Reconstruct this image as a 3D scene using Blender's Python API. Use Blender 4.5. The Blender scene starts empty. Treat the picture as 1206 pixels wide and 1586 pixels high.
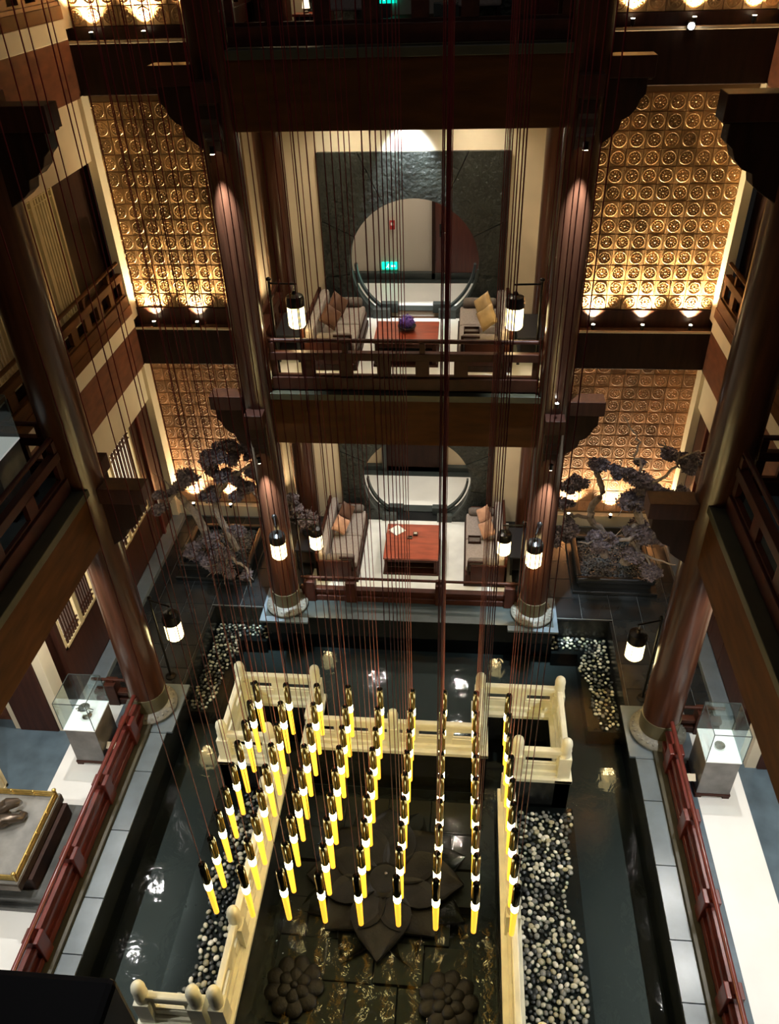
import bpy, bmesh, math, random
from mathutils import Matrix, Vector, Euler
random.seed(7)
S = bpy.context.scene
C = S.collection
PI = math.pi

# ------------------------------------------------------------------ camera
cam_d = bpy.data.cameras.new('camera')
cam_d.sensor_fit = 'VERTICAL'
cam_d.sensor_height = 36.0
cam_d.lens = 1235.0 / 1586.0 * 36.0
cam_d.clip_start = 0.02
cam_d.clip_end = 200
cam = bpy.data.objects.new('camera', cam_d)
C.objects.link(cam)
R = [[0.99579676, 0.02774666, -0.08728652],
     [0.08655439, -0.59674109, 0.7977521],
     [-0.0299525, -0.80195398, -0.59663444]]
cam.matrix_world = Matrix((
    (R[0][0], -R[0][1], -R[0][2], 0.87),
    (R[1][0], -R[1][1], -R[1][2], 0.0),
    (R[2][0], -R[2][1], -R[2][2], 10.0),
    (0, 0, 0, 1)))
S.camera = cam

# ------------------------------------------------------------------ world, exposure
W_ = bpy.data.worlds.new('world'); S.world = W_
W_.use_nodes = True
bg = W_.node_tree.nodes['Background']
bg.inputs[0].default_value = (0.9, 0.8, 0.7, 1)
bg.inputs[1].default_value = 0.006
S.view_settings.view_transform = 'Standard'
S.view_settings.look = 'None'
S.view_settings.gamma = 1
S.view_settings.exposure = 0.25
S.view_settings.use_curve_mapping = False

def area(name, loc, size, power, col=(1, 0.9, 0.75), aim=(0, 0, -1), sy=None):
    d = bpy.data.lights.new(name, 'AREA'); d.energy = power; d.color = col
    d.shape = 'RECTANGLE'; d.size = size; d.size_y = sy or size
    o = bpy.data.objects.new(name, d); C.objects.link(o); o.location = loc
    o.rotation_euler = Vector(aim).to_track_quat('-Z', 'Y').to_euler()
    return o

def spot(name, loc, aim, power, ang=60, blend=0.7, col=(1, 0.8, 0.5), size=0.03):
    d = bpy.data.lights.new(name, 'SPOT'); d.energy = power; d.color = col
    d.spot_size = math.radians(ang); d.spot_blend = blend; d.shadow_soft_size = size
    o = bpy.data.objects.new(name, d); C.objects.link(o); o.location = loc
    o.rotation_euler = Vector(aim).to_track_quat('-Z', 'Y').to_euler()
    return o

def point(name, loc, power, col=(1, 0.75, 0.4), size=0.08):
    d = bpy.data.lights.new(name, 'POINT'); d.energy = power; d.color = col
    d.shadow_soft_size = size
    o = bpy.data.objects.new(name, d); C.objects.link(o); o.location = loc
    return o

F1, F2, F3 = 0.0, 4.42, 8.86           # floor levels
# added soft overhead fill for the atrium, then ceiling lights of rooms and galleries
area('atrium_fill', (0, 5.0, 12.9), 5.0, 32, (0.95, 0.95, 1.0), sy=7)
for s in (-1, 1):
    for y in (3.0, 4.55, 6.1, 7.3):
        spot('gallery_light', (s * 4.55, y, 3.47), (0, 0, -1), 165, 150, 1.0, (1, 0.97, 0.92), 0.018)
    area('gallery_light', (s * 4.9, 5.5, 7.86), 0.7, 3, (1, 0.85, 0.65), sy=4.0)
for x in (-0.95, 0.95):
    for y in (11.3, 12.5):
        spot('pavilion_light', (x, y, 3.47), (0, 0, -1), 100, 140, 1.0, (1, 0.93, 0.82), 0.018)
        spot('pavilion_light', (x, y, 7.93), (0, 0, -1), 85, 140, 1.0, (1, 0.84, 0.62), 0.018)
area('corridor_light', (0, 14.2, 3.4), 2.0, 45, (1, 0.95, 0.85), sy=0.8)
area('corridor_light', (0, 14.2, 7.8), 2.0, 38, (1, 0.92, 0.8), sy=0.8)
area('pavilion_light', (0, 12.2, 12.3), 2.0, 7, (1, 0.85, 0.65), sy=1.4)
spot('gate_spot', (-0.08, 12.60, 7.88), (0, 0.46, -0.92), 480, 58, 0.7, (0.85, 0.93, 1.0), 0.05)

# ------------------------------------------------------------------ materials
MT = {}
def mat(name, col, rough=0.5, metal=0.0, var=0.0, vs=4.0, stretch=(1, 1, 1), bump=0.0, bs=30.0,
        spec=0.5, rnd=0.0, emit=None, es=0.0, coat=0.0, bd=0.03):
    m = bpy.data.materials.new(name); m.use_nodes = True
    nt = m.node_tree; N = nt.nodes; L = nt.links
    p = N['Principled BSDF']
    p.inputs['Base Color'].default_value = (*col, 1)
    p.inputs['Roughness'].default_value = rough
    p.inputs['Metallic'].default_value = metal
    p.inputs['Specular IOR Level'].default_value = spec
    p.inputs['Coat Weight'].default_value = coat
    p.inputs['Coat Roughness'].default_value = 0.15
    src = None
    if var or bump:
        g = N.new('ShaderNodeNewGeometry'); mp = N.new('ShaderNodeMapping')
        mp.inputs['Scale'].default_value = stretch
        L.new(g.outputs['Position'], mp.inputs['Vector'])
    if var:
        t = N.new('ShaderNodeTexNoise'); t.inputs['Scale'].default_value = vs
        t.inputs['Detail'].default_value = 5
        L.new(mp.outputs[0], t.inputs['Vector'])
        r = N.new('ShaderNodeValToRGB')
        r.color_ramp.elements[0].position = 0.3; r.color_ramp.elements[1].position = 0.7
        r.color_ramp.elements[0].color = (*[c * (1 - var) for c in col], 1)
        r.color_ramp.elements[1].color = (*[min(1, c * (1 + var)) for c in col], 1)
        L.new(t.outputs['Fac'], r.inputs[0]); src = r.outputs[0]
    if rnd:
        oi = N.new('ShaderNodeObjectInfo'); mr = N.new('ShaderNodeMapRange')
        mr.inputs['To Min'].default_value = 1 - rnd; mr.inputs['To Max'].default_value = 1 + rnd
        L.new(oi.outputs['Random'], mr.inputs['Value'])
        mx = N.new('ShaderNodeMix'); mx.data_type = 'RGBA'; mx.blend_type = 'MULTIPLY'
        mx.inputs['Factor'].default_value = 1
        if src: L.new(src, mx.inputs['A'])
        else: mx.inputs['A'].default_value = (*col, 1)
        L.new(mr.outputs[0], mx.inputs['B']); src = mx.outputs['Result']
    if src: L.new(src, p.inputs['Base Color'])
    if bump:
        t = N.new('ShaderNodeTexNoise'); t.inputs['Scale'].default_value = bs
        t.inputs['Detail'].default_value = 6
        L.new(mp.outputs[0], t.inputs['Vector'])
        b = N.new('ShaderNodeBump'); b.inputs['Strength'].default_value = bump
        b.inputs['Distance'].default_value = bd
        L.new(t.outputs['Fac'], b.inputs['Height']); L.new(b.outputs[0], p.inputs['Normal'])
    if emit:
        p.inputs['Emission Color'].default_value = (*emit, 1)
        p.inputs['Emission Strength'].default_value = es
    MT[name] = m
    return m

mat('column_wood', (0.056, 0.020, 0.010), 0.28, var=0.35, vs=5, stretch=(3, 3, 0.25), bump=0.05, bs=8, spec=0.4, coat=0.25)
mat('beam_wood', (0.070, 0.025, 0.006), 0.6, spec=0.12, var=0.3, vs=3, stretch=(0.6, 0.6, 3))
mat('side_beam', (0.13, 0.045, 0.022), 0.5, var=0.35, vs=6, stretch=(1, 0.5, 1.5))
mat('dark_wood', (0.024, 0.009, 0.005), 0.55, spec=0.2, var=0.3, vs=4, stretch=(3, 3, 0.4))
mat('panel_wood', (0.045, 0.015, 0.009), 0.45, spec=0.3, var=0.3, vs=4, stretch=(4, 4, 0.3))
mat('rail_wood', (0.10, 0.016, 0.011), 0.3, var=0.3, vs=6, coat=0.2)
mat('rail_dark', (0.045, 0.013, 0.007), 0.5, var=0.3, vs=6, spec=0.2)
mat('rail_deep', (0.040, 0.009, 0.007), 0.45, var=0.3, vs=6, spec=0.25)
mat('black_wood', (0.004, 0.003, 0.003), 0.6)
mat('red_table', (0.30, 0.055, 0.025), 0.3, var=0.3, vs=3, stretch=(1, 4, 1), coat=0.3)
mat('olive_trim', (0.05, 0.045, 0.024), 0.5, var=0.15)
mat('collar', (0.12, 0.105, 0.06), 0.4, metal=0.3, var=0.15)
mat('base_stone', (0.15, 0.145, 0.12), 0.5, var=0.3, vs=20, bump=0.2, bs=30)
mat('cream_wall', (0.66, 0.53, 0.36), 0.6, var=0.06, vs=2)
mat('cream_pale', (0.72, 0.63, 0.46), 0.6, var=0.06, vs=2)
mat('beige_wall', (0.60, 0.52, 0.42), 0.7)
mat('white_floor', (0.80, 0.79, 0.74), 0.3, var=0.05, vs=1.5)
mat('white_rug', (0.74, 0.73, 0.67), 0.8, var=0.1, vs=3, bump=0.1, bs=60)
mat('slate', (0.013, 0.015, 0.016), 0.24, var=0.4, vs=2.5, rnd=0.3, bump=0.04, bs=12)
mat('slate_grout', (0.22, 0.23, 0.22), 0.6)
mat('black_stone', (0.012, 0.013, 0.013), 0.25, var=0.3)
mat('grey_stone', (0.125, 0.155, 0.175), 0.28, var=0.2, vs=3, rnd=0.1)
mat('gallery_stone', (0.085, 0.12, 0.145), 0.3, var=0.3, vs=2.5)
mat('gate_stone', (0.014, 0.017, 0.014), 0.42, var=0.45, vs=3, bump=0.7, bd=0.06, bs=12, spec=0.6, rnd=0.15)
mat('gate_frame', (0.036, 0.044, 0.041), 0.35, var=0.2)
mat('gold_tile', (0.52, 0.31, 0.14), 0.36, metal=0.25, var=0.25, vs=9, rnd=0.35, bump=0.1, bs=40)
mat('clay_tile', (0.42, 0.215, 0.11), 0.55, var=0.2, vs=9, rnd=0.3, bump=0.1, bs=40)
mat('tile_back', (0.20, 0.12, 0.06), 0.7)
mat('marble', (0.84, 0.82, 0.64), 0.35, var=0.10, vs=5)
mat('pool_stone', (0.022, 0.026, 0.026), 0.5, var=0.2, vs=1.2)
mat('basin_stone', (0.022, 0.018, 0.011), 0.45, var=0.4, vs=2.0, rnd=0.35)
mat('relief_stone', (0.010, 0.009, 0.006), 0.40, spec=0.25, var=0.4, vs=6, bump=0.2, bs=25)
mat('cord', (0.26, 0.022, 0.022), 0.5)
mat('tube_dark', (0.030, 0.028, 0.012), 0.12, metal=0.4, spec=0.8)
mat('tube_amber', (0.9, 0.5, 0.05), 0.2, emit=(1.0, 0.46, 0.035), es=1.3)
mat('tube_glow', (1, 0.9, 0.6), 0.3, emit=(1.0, 0.83, 0.38), es=26.0)
mat('lantern_glass', (1, 0.85, 0.5), 0.3, emit=(1.0, 0.80, 0.36), es=6.0)
mat('lamp_face', (1, 0.9, 0.7), 0.3, emit=(1.0, 0.85, 0.55), es=40.0)
mat('lamp_white', (1, 1, 1), 0.3, emit=(0.95, 1.0, 0.95), es=45.0)
mat('downlight', (1, 1, 1), 0.3, emit=(1.0, 0.98, 0.92), es=8.0)
mat('metal_black', (0.012, 0.011, 0.010), 0.28, metal=0.6)
mat('metal_dark', (0.06, 0.05, 0.04), 0.3, metal=0.7)
mat('chrome', (0.7, 0.7, 0.68), 0.2, metal=1.0)
mat('gold', (0.65, 0.46, 0.15), 0.3, metal=0.9, var=0.2, vs=15)
mat('sofa_fabric', (0.30, 0.25, 0.22), 0.85, var=0.15, vs=30, bump=0.2, bs=120)
mat('sofa_dark', (0.13, 0.105, 0.09), 0.8, var=0.15, vs=30)
mat('pillow_gold', (0.42, 0.28, 0.12), 0.45, var=0.2, vs=8)
mat('pillow_brown', (0.11, 0.05, 0.028), 0.5, var=0.2, vs=8)
mat('pillow_rose', (0.55, 0.30, 0.19), 0.5, var=0.2, vs=8)
mat('seat_black', (0.014, 0.016, 0.022), 0.4)
mat('bark', (0.24, 0.19, 0.15), 0.75, var=0.4, vs=12, bump=0.4, bs=30)
mat('dry_leaf', (0.14, 0.108, 0.115), 0.7, var=0.5, vs=14)
mat('gravel', (0.045, 0.052, 0.056), 0.35, var=0.6, vs=20)
mat('planter_black', (0.006, 0.007, 0.007), 0.3)
mat('lattice_cream', (0.62, 0.50, 0.28), 0.5, var=0.12)
mat('lattice_paper', (0.12, 0.09, 0.05), 0.7, emit=(1.0, 0.68, 0.32), es=0.05)
mat('lattice_lit', (0.75, 0.65, 0.45), 0.6, emit=(1.0, 0.90, 0.68), es=1.8)
mat('door_red', (0.085, 0.022, 0.014), 0.35, var=0.25, vs=5, stretch=(5, 5, 0.4))
mat('case_grey', (0.16, 0.155, 0.15), 0.35, var=0.35, vs=4)
mat('case_white', (0.85, 0.85, 0.83), 0.4, emit=(1, 1, 0.95), es=0.25)  # faint glow put into the white of case tops and plate rim
mat('table_stone', (0.17, 0.165, 0.15), 0.4, var=0.25, vs=5)
mat('dark_marble', (0.06, 0.062, 0.058), 0.25, var=0.6, vs=3)
mat('bronze', (0.10, 0.075, 0.055), 0.3, metal=0.7, var=0.3, vs=10)
mat('exit_green', (0.0, 0.5, 0.35), 0.4, emit=(0.0, 0.75, 0.5), es=1.3)
mat('exit_white', (0.9, 1, 0.95), 0.4, emit=(0.75, 1, 0.9), es=1.5)
mat('alarm_red', (0.45, 0.03, 0.03), 0.4)
mat('purple_flower', (0.16, 0.08, 0.42), 0.7, var=0.4, vs=25)
mat('paper', (0.85, 0.82, 0.75), 0.6)
mat('ceiling_white', (0.70, 0.68, 0.63), 0.8)
mat('ceiling_dark', (0.05, 0.035, 0.025), 0.8)
mat('shade', (0.9, 0.75, 0.5), 0.6, emit=(1.0, 0.78, 0.45), es=2.2)
for k, c in enumerate([(0.80, 0.76, 0.62), (0.55, 0.52, 0.38), (0.20, 0.20, 0.17), (0.035, 0.04, 0.04), (0.40, 0.36, 0.22)]):
    mat('pebble%d' % k, c, 0.35, var=0.15, vs=30, rnd=0.2)

def glass_mat():
    m = bpy.data.materials.new('case_glass'); m.use_nodes = True
    nt = m.node_tree; nt.nodes.clear(); N = nt.nodes; L = nt.links
    o = N.new('ShaderNodeOutputMaterial'); mx = N.new('ShaderNodeMixShader')
    t = N.new('ShaderNodeBsdfTransparent'); t.inputs[0].default_value = (0.93, 0.98, 0.98, 1)
    g = N.new('ShaderNodeBsdfGlossy'); g.inputs['Roughness'].default_value = 0.02
    lw = N.new('ShaderNodeLayerWeight'); lw.inputs[0].default_value = 0.5
    pw = N.new('ShaderNodeMath'); pw.operation = 'POWER'; pw.inputs[1].default_value = 4
    f = N.new('ShaderNodeMapRange'); f.inputs['To Min'].default_value = 0.04; f.inputs['To Max'].default_value = 0.8
    L.new(lw.outputs['Facing'], pw.inputs[0]); L.new(pw.outputs[0], f.inputs['Value'])
    L.new(f.outputs[0], mx.inputs[0]); L.new(t.outputs[0], mx.inputs[1]); L.new(g.outputs[0], mx.inputs[2])
    L.new(mx.outputs[0], o.inputs[0]); MT['case_glass'] = m
glass_mat()

def water_mat():
    m = bpy.data.materials.new('water'); m.use_nodes = True
    nt = m.node_tree; nt.nodes.clear(); N = nt.nodes; L = nt.links
    o = N.new('ShaderNodeOutputMaterial'); mx = N.new('ShaderNodeMixShader')
    t = N.new('ShaderNodeBsdfTransparent'); t.inputs[0].default_value = (0.62, 0.70, 0.68, 1)
    g = N.new('ShaderNodeBsdfGlossy'); g.inputs['Roughness'].default_value = 0.04
    f = N.new('ShaderNodeFresnel'); f.inputs[0].default_value = 1.40
    geo = N.new('ShaderNodeNewGeometry')
    n1 = N.new('ShaderNodeTexNoise'); n1.inputs['Scale'].default_value = 5.0; n1.inputs['Detail'].default_value = 3
    n1.inputs['Distortion'].default_value = 0.6
    b = N.new('ShaderNodeBump'); b.inputs['Strength'].default_value = 0.10; b.inputs['Distance'].default_value = 0.05
    L.new(geo.outputs['Position'], n1.inputs['Vector']); L.new(n1.outputs['Fac'], b.inputs['Height'])
    L.new(b.outputs[0], g.inputs['Normal']); L.new(b.outputs[0], f.inputs['Normal'])
    L.new(f.outputs[0], mx.inputs[0]); L.new(t.outputs[0], mx.inputs[1]); L.new(g.outputs[0], mx.inputs[2])
    L.new(mx.outputs[0], o.inputs[0]); MT['water'] = m
water_mat()

# ------------------------------------------------------------------ mesh helpers
WL = {}                                 # world location of every object built
class MB:
    def __init__(s): s.v = []; s.f = []
    def add(s, vs, fs):
        n = len(s.v); s.v += [tuple(q) for q in vs]; s.f += [tuple(i + n for i in f) for f in fs]; return s
    def box(s, x0, x1, y0, y1, z0, z1):
        if x0 > x1: x0, x1 = x1, x0
        if y0 > y1: y0, y1 = y1, y0
        return s.add([(x0, y0, z0), (x1, y0, z0), (x1, y1, z0), (x0, y1, z0), (x0, y0, z1), (x1, y0, z1), (x1, y1, z1), (x0, y1, z1)],
                     [(0, 3, 2, 1), (4, 5, 6, 7), (0, 1, 5, 4), (1, 2, 6, 5), (2, 3, 7, 6), (3, 0, 4, 7)])
    def prism(s, poly, axis, a0, a1):
        n = len(poly)
        def P(p, a):
            return (a, p[0], p[1]) if axis == 'x' else ((p[0], a, p[1]) if axis == 'y' else (p[0], p[1], a))
        vs = [P(p, a0) for p in poly] + [P(p, a1) for p in poly]
        fs = [tuple(range(n)), tuple(range(2 * n - 1, n - 1, -1))]
        fs += [(i, i + n, (i + 1) % n + n, (i + 1) % n) for i in range(n)]
        return s.add(vs, fs)
    def lathe(s, cx, cy, prof, n=20):
        vs = []
        for r, z in prof:
            vs += [(cx + r * math.cos(2 * PI * i / n), cy + r * math.sin(2 * PI * i / n), z) for i in range(n)]
        fs = []
        for k in range(len(prof) - 1):
            fs += [(k * n + i, k * n + (i + 1) % n, (k + 1) * n + (i + 1) % n, (k + 1) * n + i) for i in range(n)]
        fs += [tuple(range(n - 1, -1, -1)), tuple(range((len(prof) - 1) * n, len(prof) * n))]
        return s.add(vs, fs)
    def cyl(s, cx, cy, z0, z1, r, n=16, r1=None):
        return s.lathe(cx, cy, [(r, z0), (r if r1 is None else r1, z1)], n)
    def tube(s, pts, rad, n=6):
        pts = [Vector(p) for p in pts]
        if not hasattr(rad, '__len__'): rad = [rad] * len(pts)
        vs = []
        for i, p in enumerate(pts):
            d = (pts[min(i + 1, len(pts) - 1)] - pts[max(i - 1, 0)]).normalized()
            u = d.orthogonal().normalized() if abs(d.z) > 0.95 else d.cross(Vector((0, 0, 1))).normalized()
            w = d.cross(u)
            vs += [p + (u * math.cos(2 * PI * k / n) + w * math.sin(2 * PI * k / n)) * rad[i] for k in range(n)]
        fs = []
        for i in range(len(pts) - 1):
            fs += [(i * n + k, i * n + (k + 1) % n, (i + 1) * n + (k + 1) % n, (i + 1) * n + k) for k in range(n)]
        fs += [tuple(range(n - 1, -1, -1)), tuple(range((len(pts) - 1) * n, len(pts) * n))]
        return s.add(vs, fs)
    def ell(s, c, r, nu=10, nv=6):
        vs = [(c[0], c[1], c[2] - r[2])]; fs = []
        for j in range(1, nv):
            a = -PI / 2 + PI * j / nv
            vs += [(c[0] + r[0] * math.cos(a) * math.cos(2 * PI * i / nu), c[1] + r[1] * math.cos(a) * math.sin(2 * PI * i / nu), c[2] + r[2] * math.sin(a)) for i in range(nu)]
        vs.append((c[0], c[1], c[2] + r[2])); t = len(vs) - 1
        for i in range(nu):
            fs.append((0, 1 + (i + 1) % nu, 1 + i)); fs.append((t, t - nu + i, t - nu + (i + 1) % nu))
            for j in range(nv - 2):
                a = 1 + j * nu
                fs.append((a + i, a + (i + 1) % nu, a + nu + (i + 1) % nu, a + nu + i))
        return s.add(vs, fs)
    def xf(s, M): s.v = [tuple(M @ Vector(q)) for q in s.v]; return s
    def build(s, name, m, parent=None, smooth=False, bevel=0.0, origin=None):
        if parent is not None: og = WL[parent.name]
        elif origin is not None: og = Vector(origin)
        else:
            xs = [q[0] for q in s.v]; ys = [q[1] for q in s.v]; zs = [q[2] for q in s.v]
            og = Vector(((min(xs) + max(xs)) / 2, (min(ys) + max(ys)) / 2, min(zs)))
        me = bpy.data.meshes.new(name)
        me.from_pydata([(q[0] - og.x, q[1] - og.y, q[2] - og.z) for q in s.v], [], s.f)
        bm = bmesh.new(); bm.from_mesh(me); bmesh.ops.recalc_face_normals(bm, faces=bm.faces[:]); bm.to_mesh(me); bm.free()
        if smooth:
            for p in me.polygons: p.use_smooth = True
            try: me.set_sharp_from_angle(angle=math.radians(40))
            except Exception: pass
        me.materials.append(MT[m])
        o = bpy.data.objects.new(name, me); C.objects.link(o)
        if parent is not None: o.parent = parent
        else: o.location = og
        if bevel:
            b = o.modifiers.new('bevel', 'BEVEL'); b.width = bevel; b.segments = 2; b.limit_method = 'ANGLE'
        WL[o.name] = og
        return o

def tag(o, label, cat=None, group=None, kind=None):
    if label: o['label'] = label
    if cat: o['category'] = cat
    if group: o['group'] = group
    if kind: o['kind'] = kind
    return o
def thing(name, label, cat, loc, group=None, kind=None):
    o = bpy.data.objects.new(name, None); C.objects.link(o); o.location = loc
    o.empty_display_size = 0.1
    WL[o.name] = Vector(loc)
    return tag(o, label, cat, group, kind)
def struct(name, mb, m, label=None, **k):
    o = mb.build(name, m, **k); o['kind'] = 'structure'
    if label: o['label'] = label
    return o
def sroot(name, loc, label=None):
    o = thing(name, label, None, loc); o['kind'] = 'structure'; return o
def copy_tree(o, parent=None):
    c = o.copy(); C.objects.link(c); c.parent = parent
    for ch in o.children: copy_tree(ch, c)
    return c
def inst(name, src, parent, loc, rot=(0, 0, 0), m=None):
    o = bpy.data.objects.new(name, src); C.objects.link(o); o.parent = parent
    o.location = loc; o.rotation_euler = rot
    return o
def mesh_of(mb, name, m):
    o = mb.build(name, m, origin=(0, 0, 0)); me = o.data
    bpy.data.objects.remove(o); return me
ORD = ['first', 'second', 'third', 'fourth', 'fifth', 'sixth', 'seventh', 'eighth', 'ninth']
def side(s): return 'left' if s < 0 else 'right'

# ================================================================== STRUCTURE
tn = [0]
def trim():
    tn[0] += 1; return 'trim_%d' % tn[0]
# ---- floors
fl = struct('floor', MB().box(-6.6, -3.6, 7.9, 13.2, -0.9, -0.012).box(3.6, 6.6, 7.9, 13.2, -0.9, -0.012)
            .box(-3.6, -2.4, 10.39, 13.2, -0.9, -0.012).box(2.4, 3.6, 10.39, 13.2, -0.9, -0.012), 'slate_grout',
            'dark slate tile floor of the corner courts')
XE = [2.56, 3.08, 3.6, 4.115, 4.63, 5.05]
YE = [8.30, 8.83, 9.36, 9.88, 10.395, 10.91, 11.43, 11.95, 12.47, 13.05]
tilec = {}
def slab_mesh(w, d, h, m):
    k = (round(w, 3), round(d, 3), round(h, 3), m)
    if k not in tilec:
        b = 0.006
        tilec[k] = mesh_of(MB().add([(-w / 2, -d / 2, 0), (w / 2, -d / 2, 0), (w / 2, d / 2, 0), (-w / 2, d / 2, 0),
                                     (-w / 2 + b, -d / 2 + b, h), (w / 2 - b, -d / 2 + b, h), (w / 2 - b, d / 2 - b, h), (-w / 2 + b, d / 2 - b, h)],
                                    [(0, 3, 2, 1), (4, 5, 6, 7), (0, 1, 5, 4), (1, 2, 6, 5), (2, 3, 7, 6), (3, 0, 4, 7)]), 'slab', m)
    return tilec[k]
fo = WL['floor']
for s in (-1, 1):
    for i in range(5):
        for j in range(9):
            if XE[i] < 3.55 and YE[j] < 10.3: continue
            w = XE[i + 1] - XE[i] - 0.004; d = YE[j + 1] - YE[j] - 0.004
            inst('tile', slab_mesh(w, d, 0.012, 'slate'), fl,
                 (s * (XE[i] + XE[i + 1]) / 2 - fo.x, (YE[j] + YE[j + 1]) / 2 - fo.y, -0.012 - fo.z))
# pool shell
struct('floor', MB().box(-3.6, 3.6, 1.6, 10.5, -0.95, -0.75), 'pool_stone', 'grey stone bed of the pool')
struct(trim(), MB().box(-3.62, -3.545, 1.6, 10.4, -0.9, -0.02).box(3.545, 3.62, 1.6, 10.4, -0.9, -0.02)
       .box(-3.6, 3.6, 10.36, 10.42, -0.9, -0.02).box(-3.6, 3.6, 1.5, 1.6, -0.9, 0), 'black_stone', 'black stone pool lining')
struct('floor', MB().box(-6.6, 6.6, -2.5, 1.5, -0.3, 0), 'gallery_stone', 'stone floor on the near side of the pool')
# kerbs with single stones
for s in (-1, 1):
    kb = sroot(trim(), (s * 3.68, 5.0, -0.1), 'pale grey stone kerb along the %s side of the pool' % side(s))
    y = 1.6; k = 0
    while y < 8.3:
        L_ = 0.95 if k % 3 else 0.7
        L_ = min(L_, 8.32 - y)
        inst('kerb_stone', slab_mesh(0.27, L_ - 0.003, 0.10, 'grey_stone'), kb, (0, y + L_ / 2 - 5.0, 0))
        y += L_; k += 1
    struct(trim(), MB().box(s * 3.815, s * 3.93, 1.6, 7.75, -0.3, 0.06), 'olive_trim', 'olive metal strip under the %s gallery railing' % side(s))
    # gallery floor
    struct('floor', MB().box(s * 3.55, s * 4.3, 1.6, 8.3, -0.4, -0.1).box(s * 3.93, s * 4.3, 1.6, 8.1, -0.1, 0), 'gallery_stone', 'dark border of the %s gallery floor' % side(s))
    struct('floor', MB().box(s * 4.3, s * 4.97, 1.6, 8.0, -0.4, 0.002), 'white_floor', 'white stone walkway of the %s gallery' % side(s))
    struct('floor', MB().box(s * 4.97, s * 7.4, 1.6, 8.0, -0.4, 0), 'gallery_stone', 'blue grey stone floor of the %s gallery' % side(s))
    # ledge along the court wall
    struct(trim(), MB().box(s * 4.86, s * 5.12, 8.3, 13.0, -0.05, 0.1), 'grey_stone', 'low stone ledge at the foot of the %s court wall' % side(s), bevel=0.01)
# pavilion ground platform
struct('floor', MB().box(-2.56, 2.56, 10.15, 13.1, -0.9, 0).box(-2.4, 2.4, 13.1, 16, -0.4, 0), 'black_stone', 'dark stone platform of the ground floor pavilion')
struct(trim(), MB().box(-2.56, 2.56, 10.14, 10.62, 0, 0.012), 'gate_frame', 'grey stone front step of the pavilion')
struct('floor', MB().box(-1.88, 1.88, 10.72, 13.08, 0, 0.012), 'white_rug', 'white stone floor of the ground floor pavilion')
for z, nm in ((F1, 'ground floor'), (F2, 'second floor')):
    struct('floor', MB().box(-2.3, 2.3, 13.42, 15.0, z - 0.1, z + 0.012), 'white_floor', 'cream corridor floor behind the %s moon gate' % nm)
    struct(trim(), MB().box(-2.3, 2.3, 14.72, 15.0, z + 0.012, z + 0.02).box(-2.3, 2.3, 13.40, 13.62, z + 0.012, z + 0.02)
           .box(-2.3, 2.3, 14.9, 15.02, z + 0.02, z + 0.14), 'gate_frame', 'grey floor border and skirting of the %s corridor' % nm)
# slabs of the upper floors
for i, (z, nm) in enumerate(((F2, 'second'), (F3, 'third'))):
    struct('floor', MB().box(-2.45, 2.45, 10.62, 13.1, z - 0.8, z).box(-5.6, 5.6, 13.25, 15.2, z - 0.8, z - 0.1), 'beam_wood', '%s floor slab of the pavilion' % nm)
    struct('ceiling', MB().box(-2.4, 2.4, 10.7, 15.0, z - 0.88, z - 0.8), 'ceiling_white', 'white ceiling under the %s floor pavilion' % nm)
    struct('floor', MB().box(-2.1, 2.1, 10.75, 13.08, z, z + 0.012), 'white_floor' if i == 0 else 'dark_wood', '%s floor of the pavilion' % nm)
    for s in (-1, 1):
        struct('floor', MB().box(s * 3.95, s * 7.4, 1.0, 8.1, z - 0.75, z), 'gallery_stone', '%s floor slab of the %s gallery' % (nm, side(s)))
        struct('ceiling', MB().box(s * 3.95, s * 7.4, 1.0, 8.1, z - 0.88, z - 0.75), 'ceiling_white', 'gallery ceiling under the %s floor at the %s' % (nm, side(s)))
struct('ceiling', MB().box(-7.4, 7.4, -2.5, 16, 13.4, 13.6), 'ceiling_dark', 'dark ceiling high over the atrium')
# round downlights in the gallery ceilings
for s in (-1, 1):
    for k, y in enumerate((3.0, 4.55, 6.1, 7.3)):
        t = thing('ceiling_light', 'round downlight in the %s gallery ceiling, %s from the near end' % (side(s), ORD[k]), 'ceiling light', (s * 4.55, y, 3.49), 'gallery downlights')
        MB().lathe(s * 4.55, y, [(0.085, 3.535), (0.09, 3.51), (0.065, 3.51), (0.06, 3.535)], 20).build('trim_ring', 'chrome', t, smooth=True)
        MB().cyl(s * 4.55, y, 3.515, 3.53, 0.03, 20).build('lens', 'downlight', t)

for z, nm in ((3.5, 'ground floor'), (7.96, 'second floor')):
    for x in (-0.95, 0.95):
        for y in (11.3, 12.5):
            t = thing('ceiling_light', 'round downlight in the %s pavilion ceiling, %s and %s' % (nm, 'front' if y < 12 else 'back', 'left' if x < 0 else 'right'), 'ceiling light', (x, y, z), 'pavilion downlights')
            MB().lathe(x, y, [(0.085, z + 0.04), (0.09, z + 0.015), (0.06, z + 0.015), (0.055, z + 0.04)], 20).build('trim_ring', 'chrome', t, smooth=True)
            MB().cyl(x, y, z + 0.02, z + 0.035, 0.03, 20).build('lens', 'downlight', t)
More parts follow.
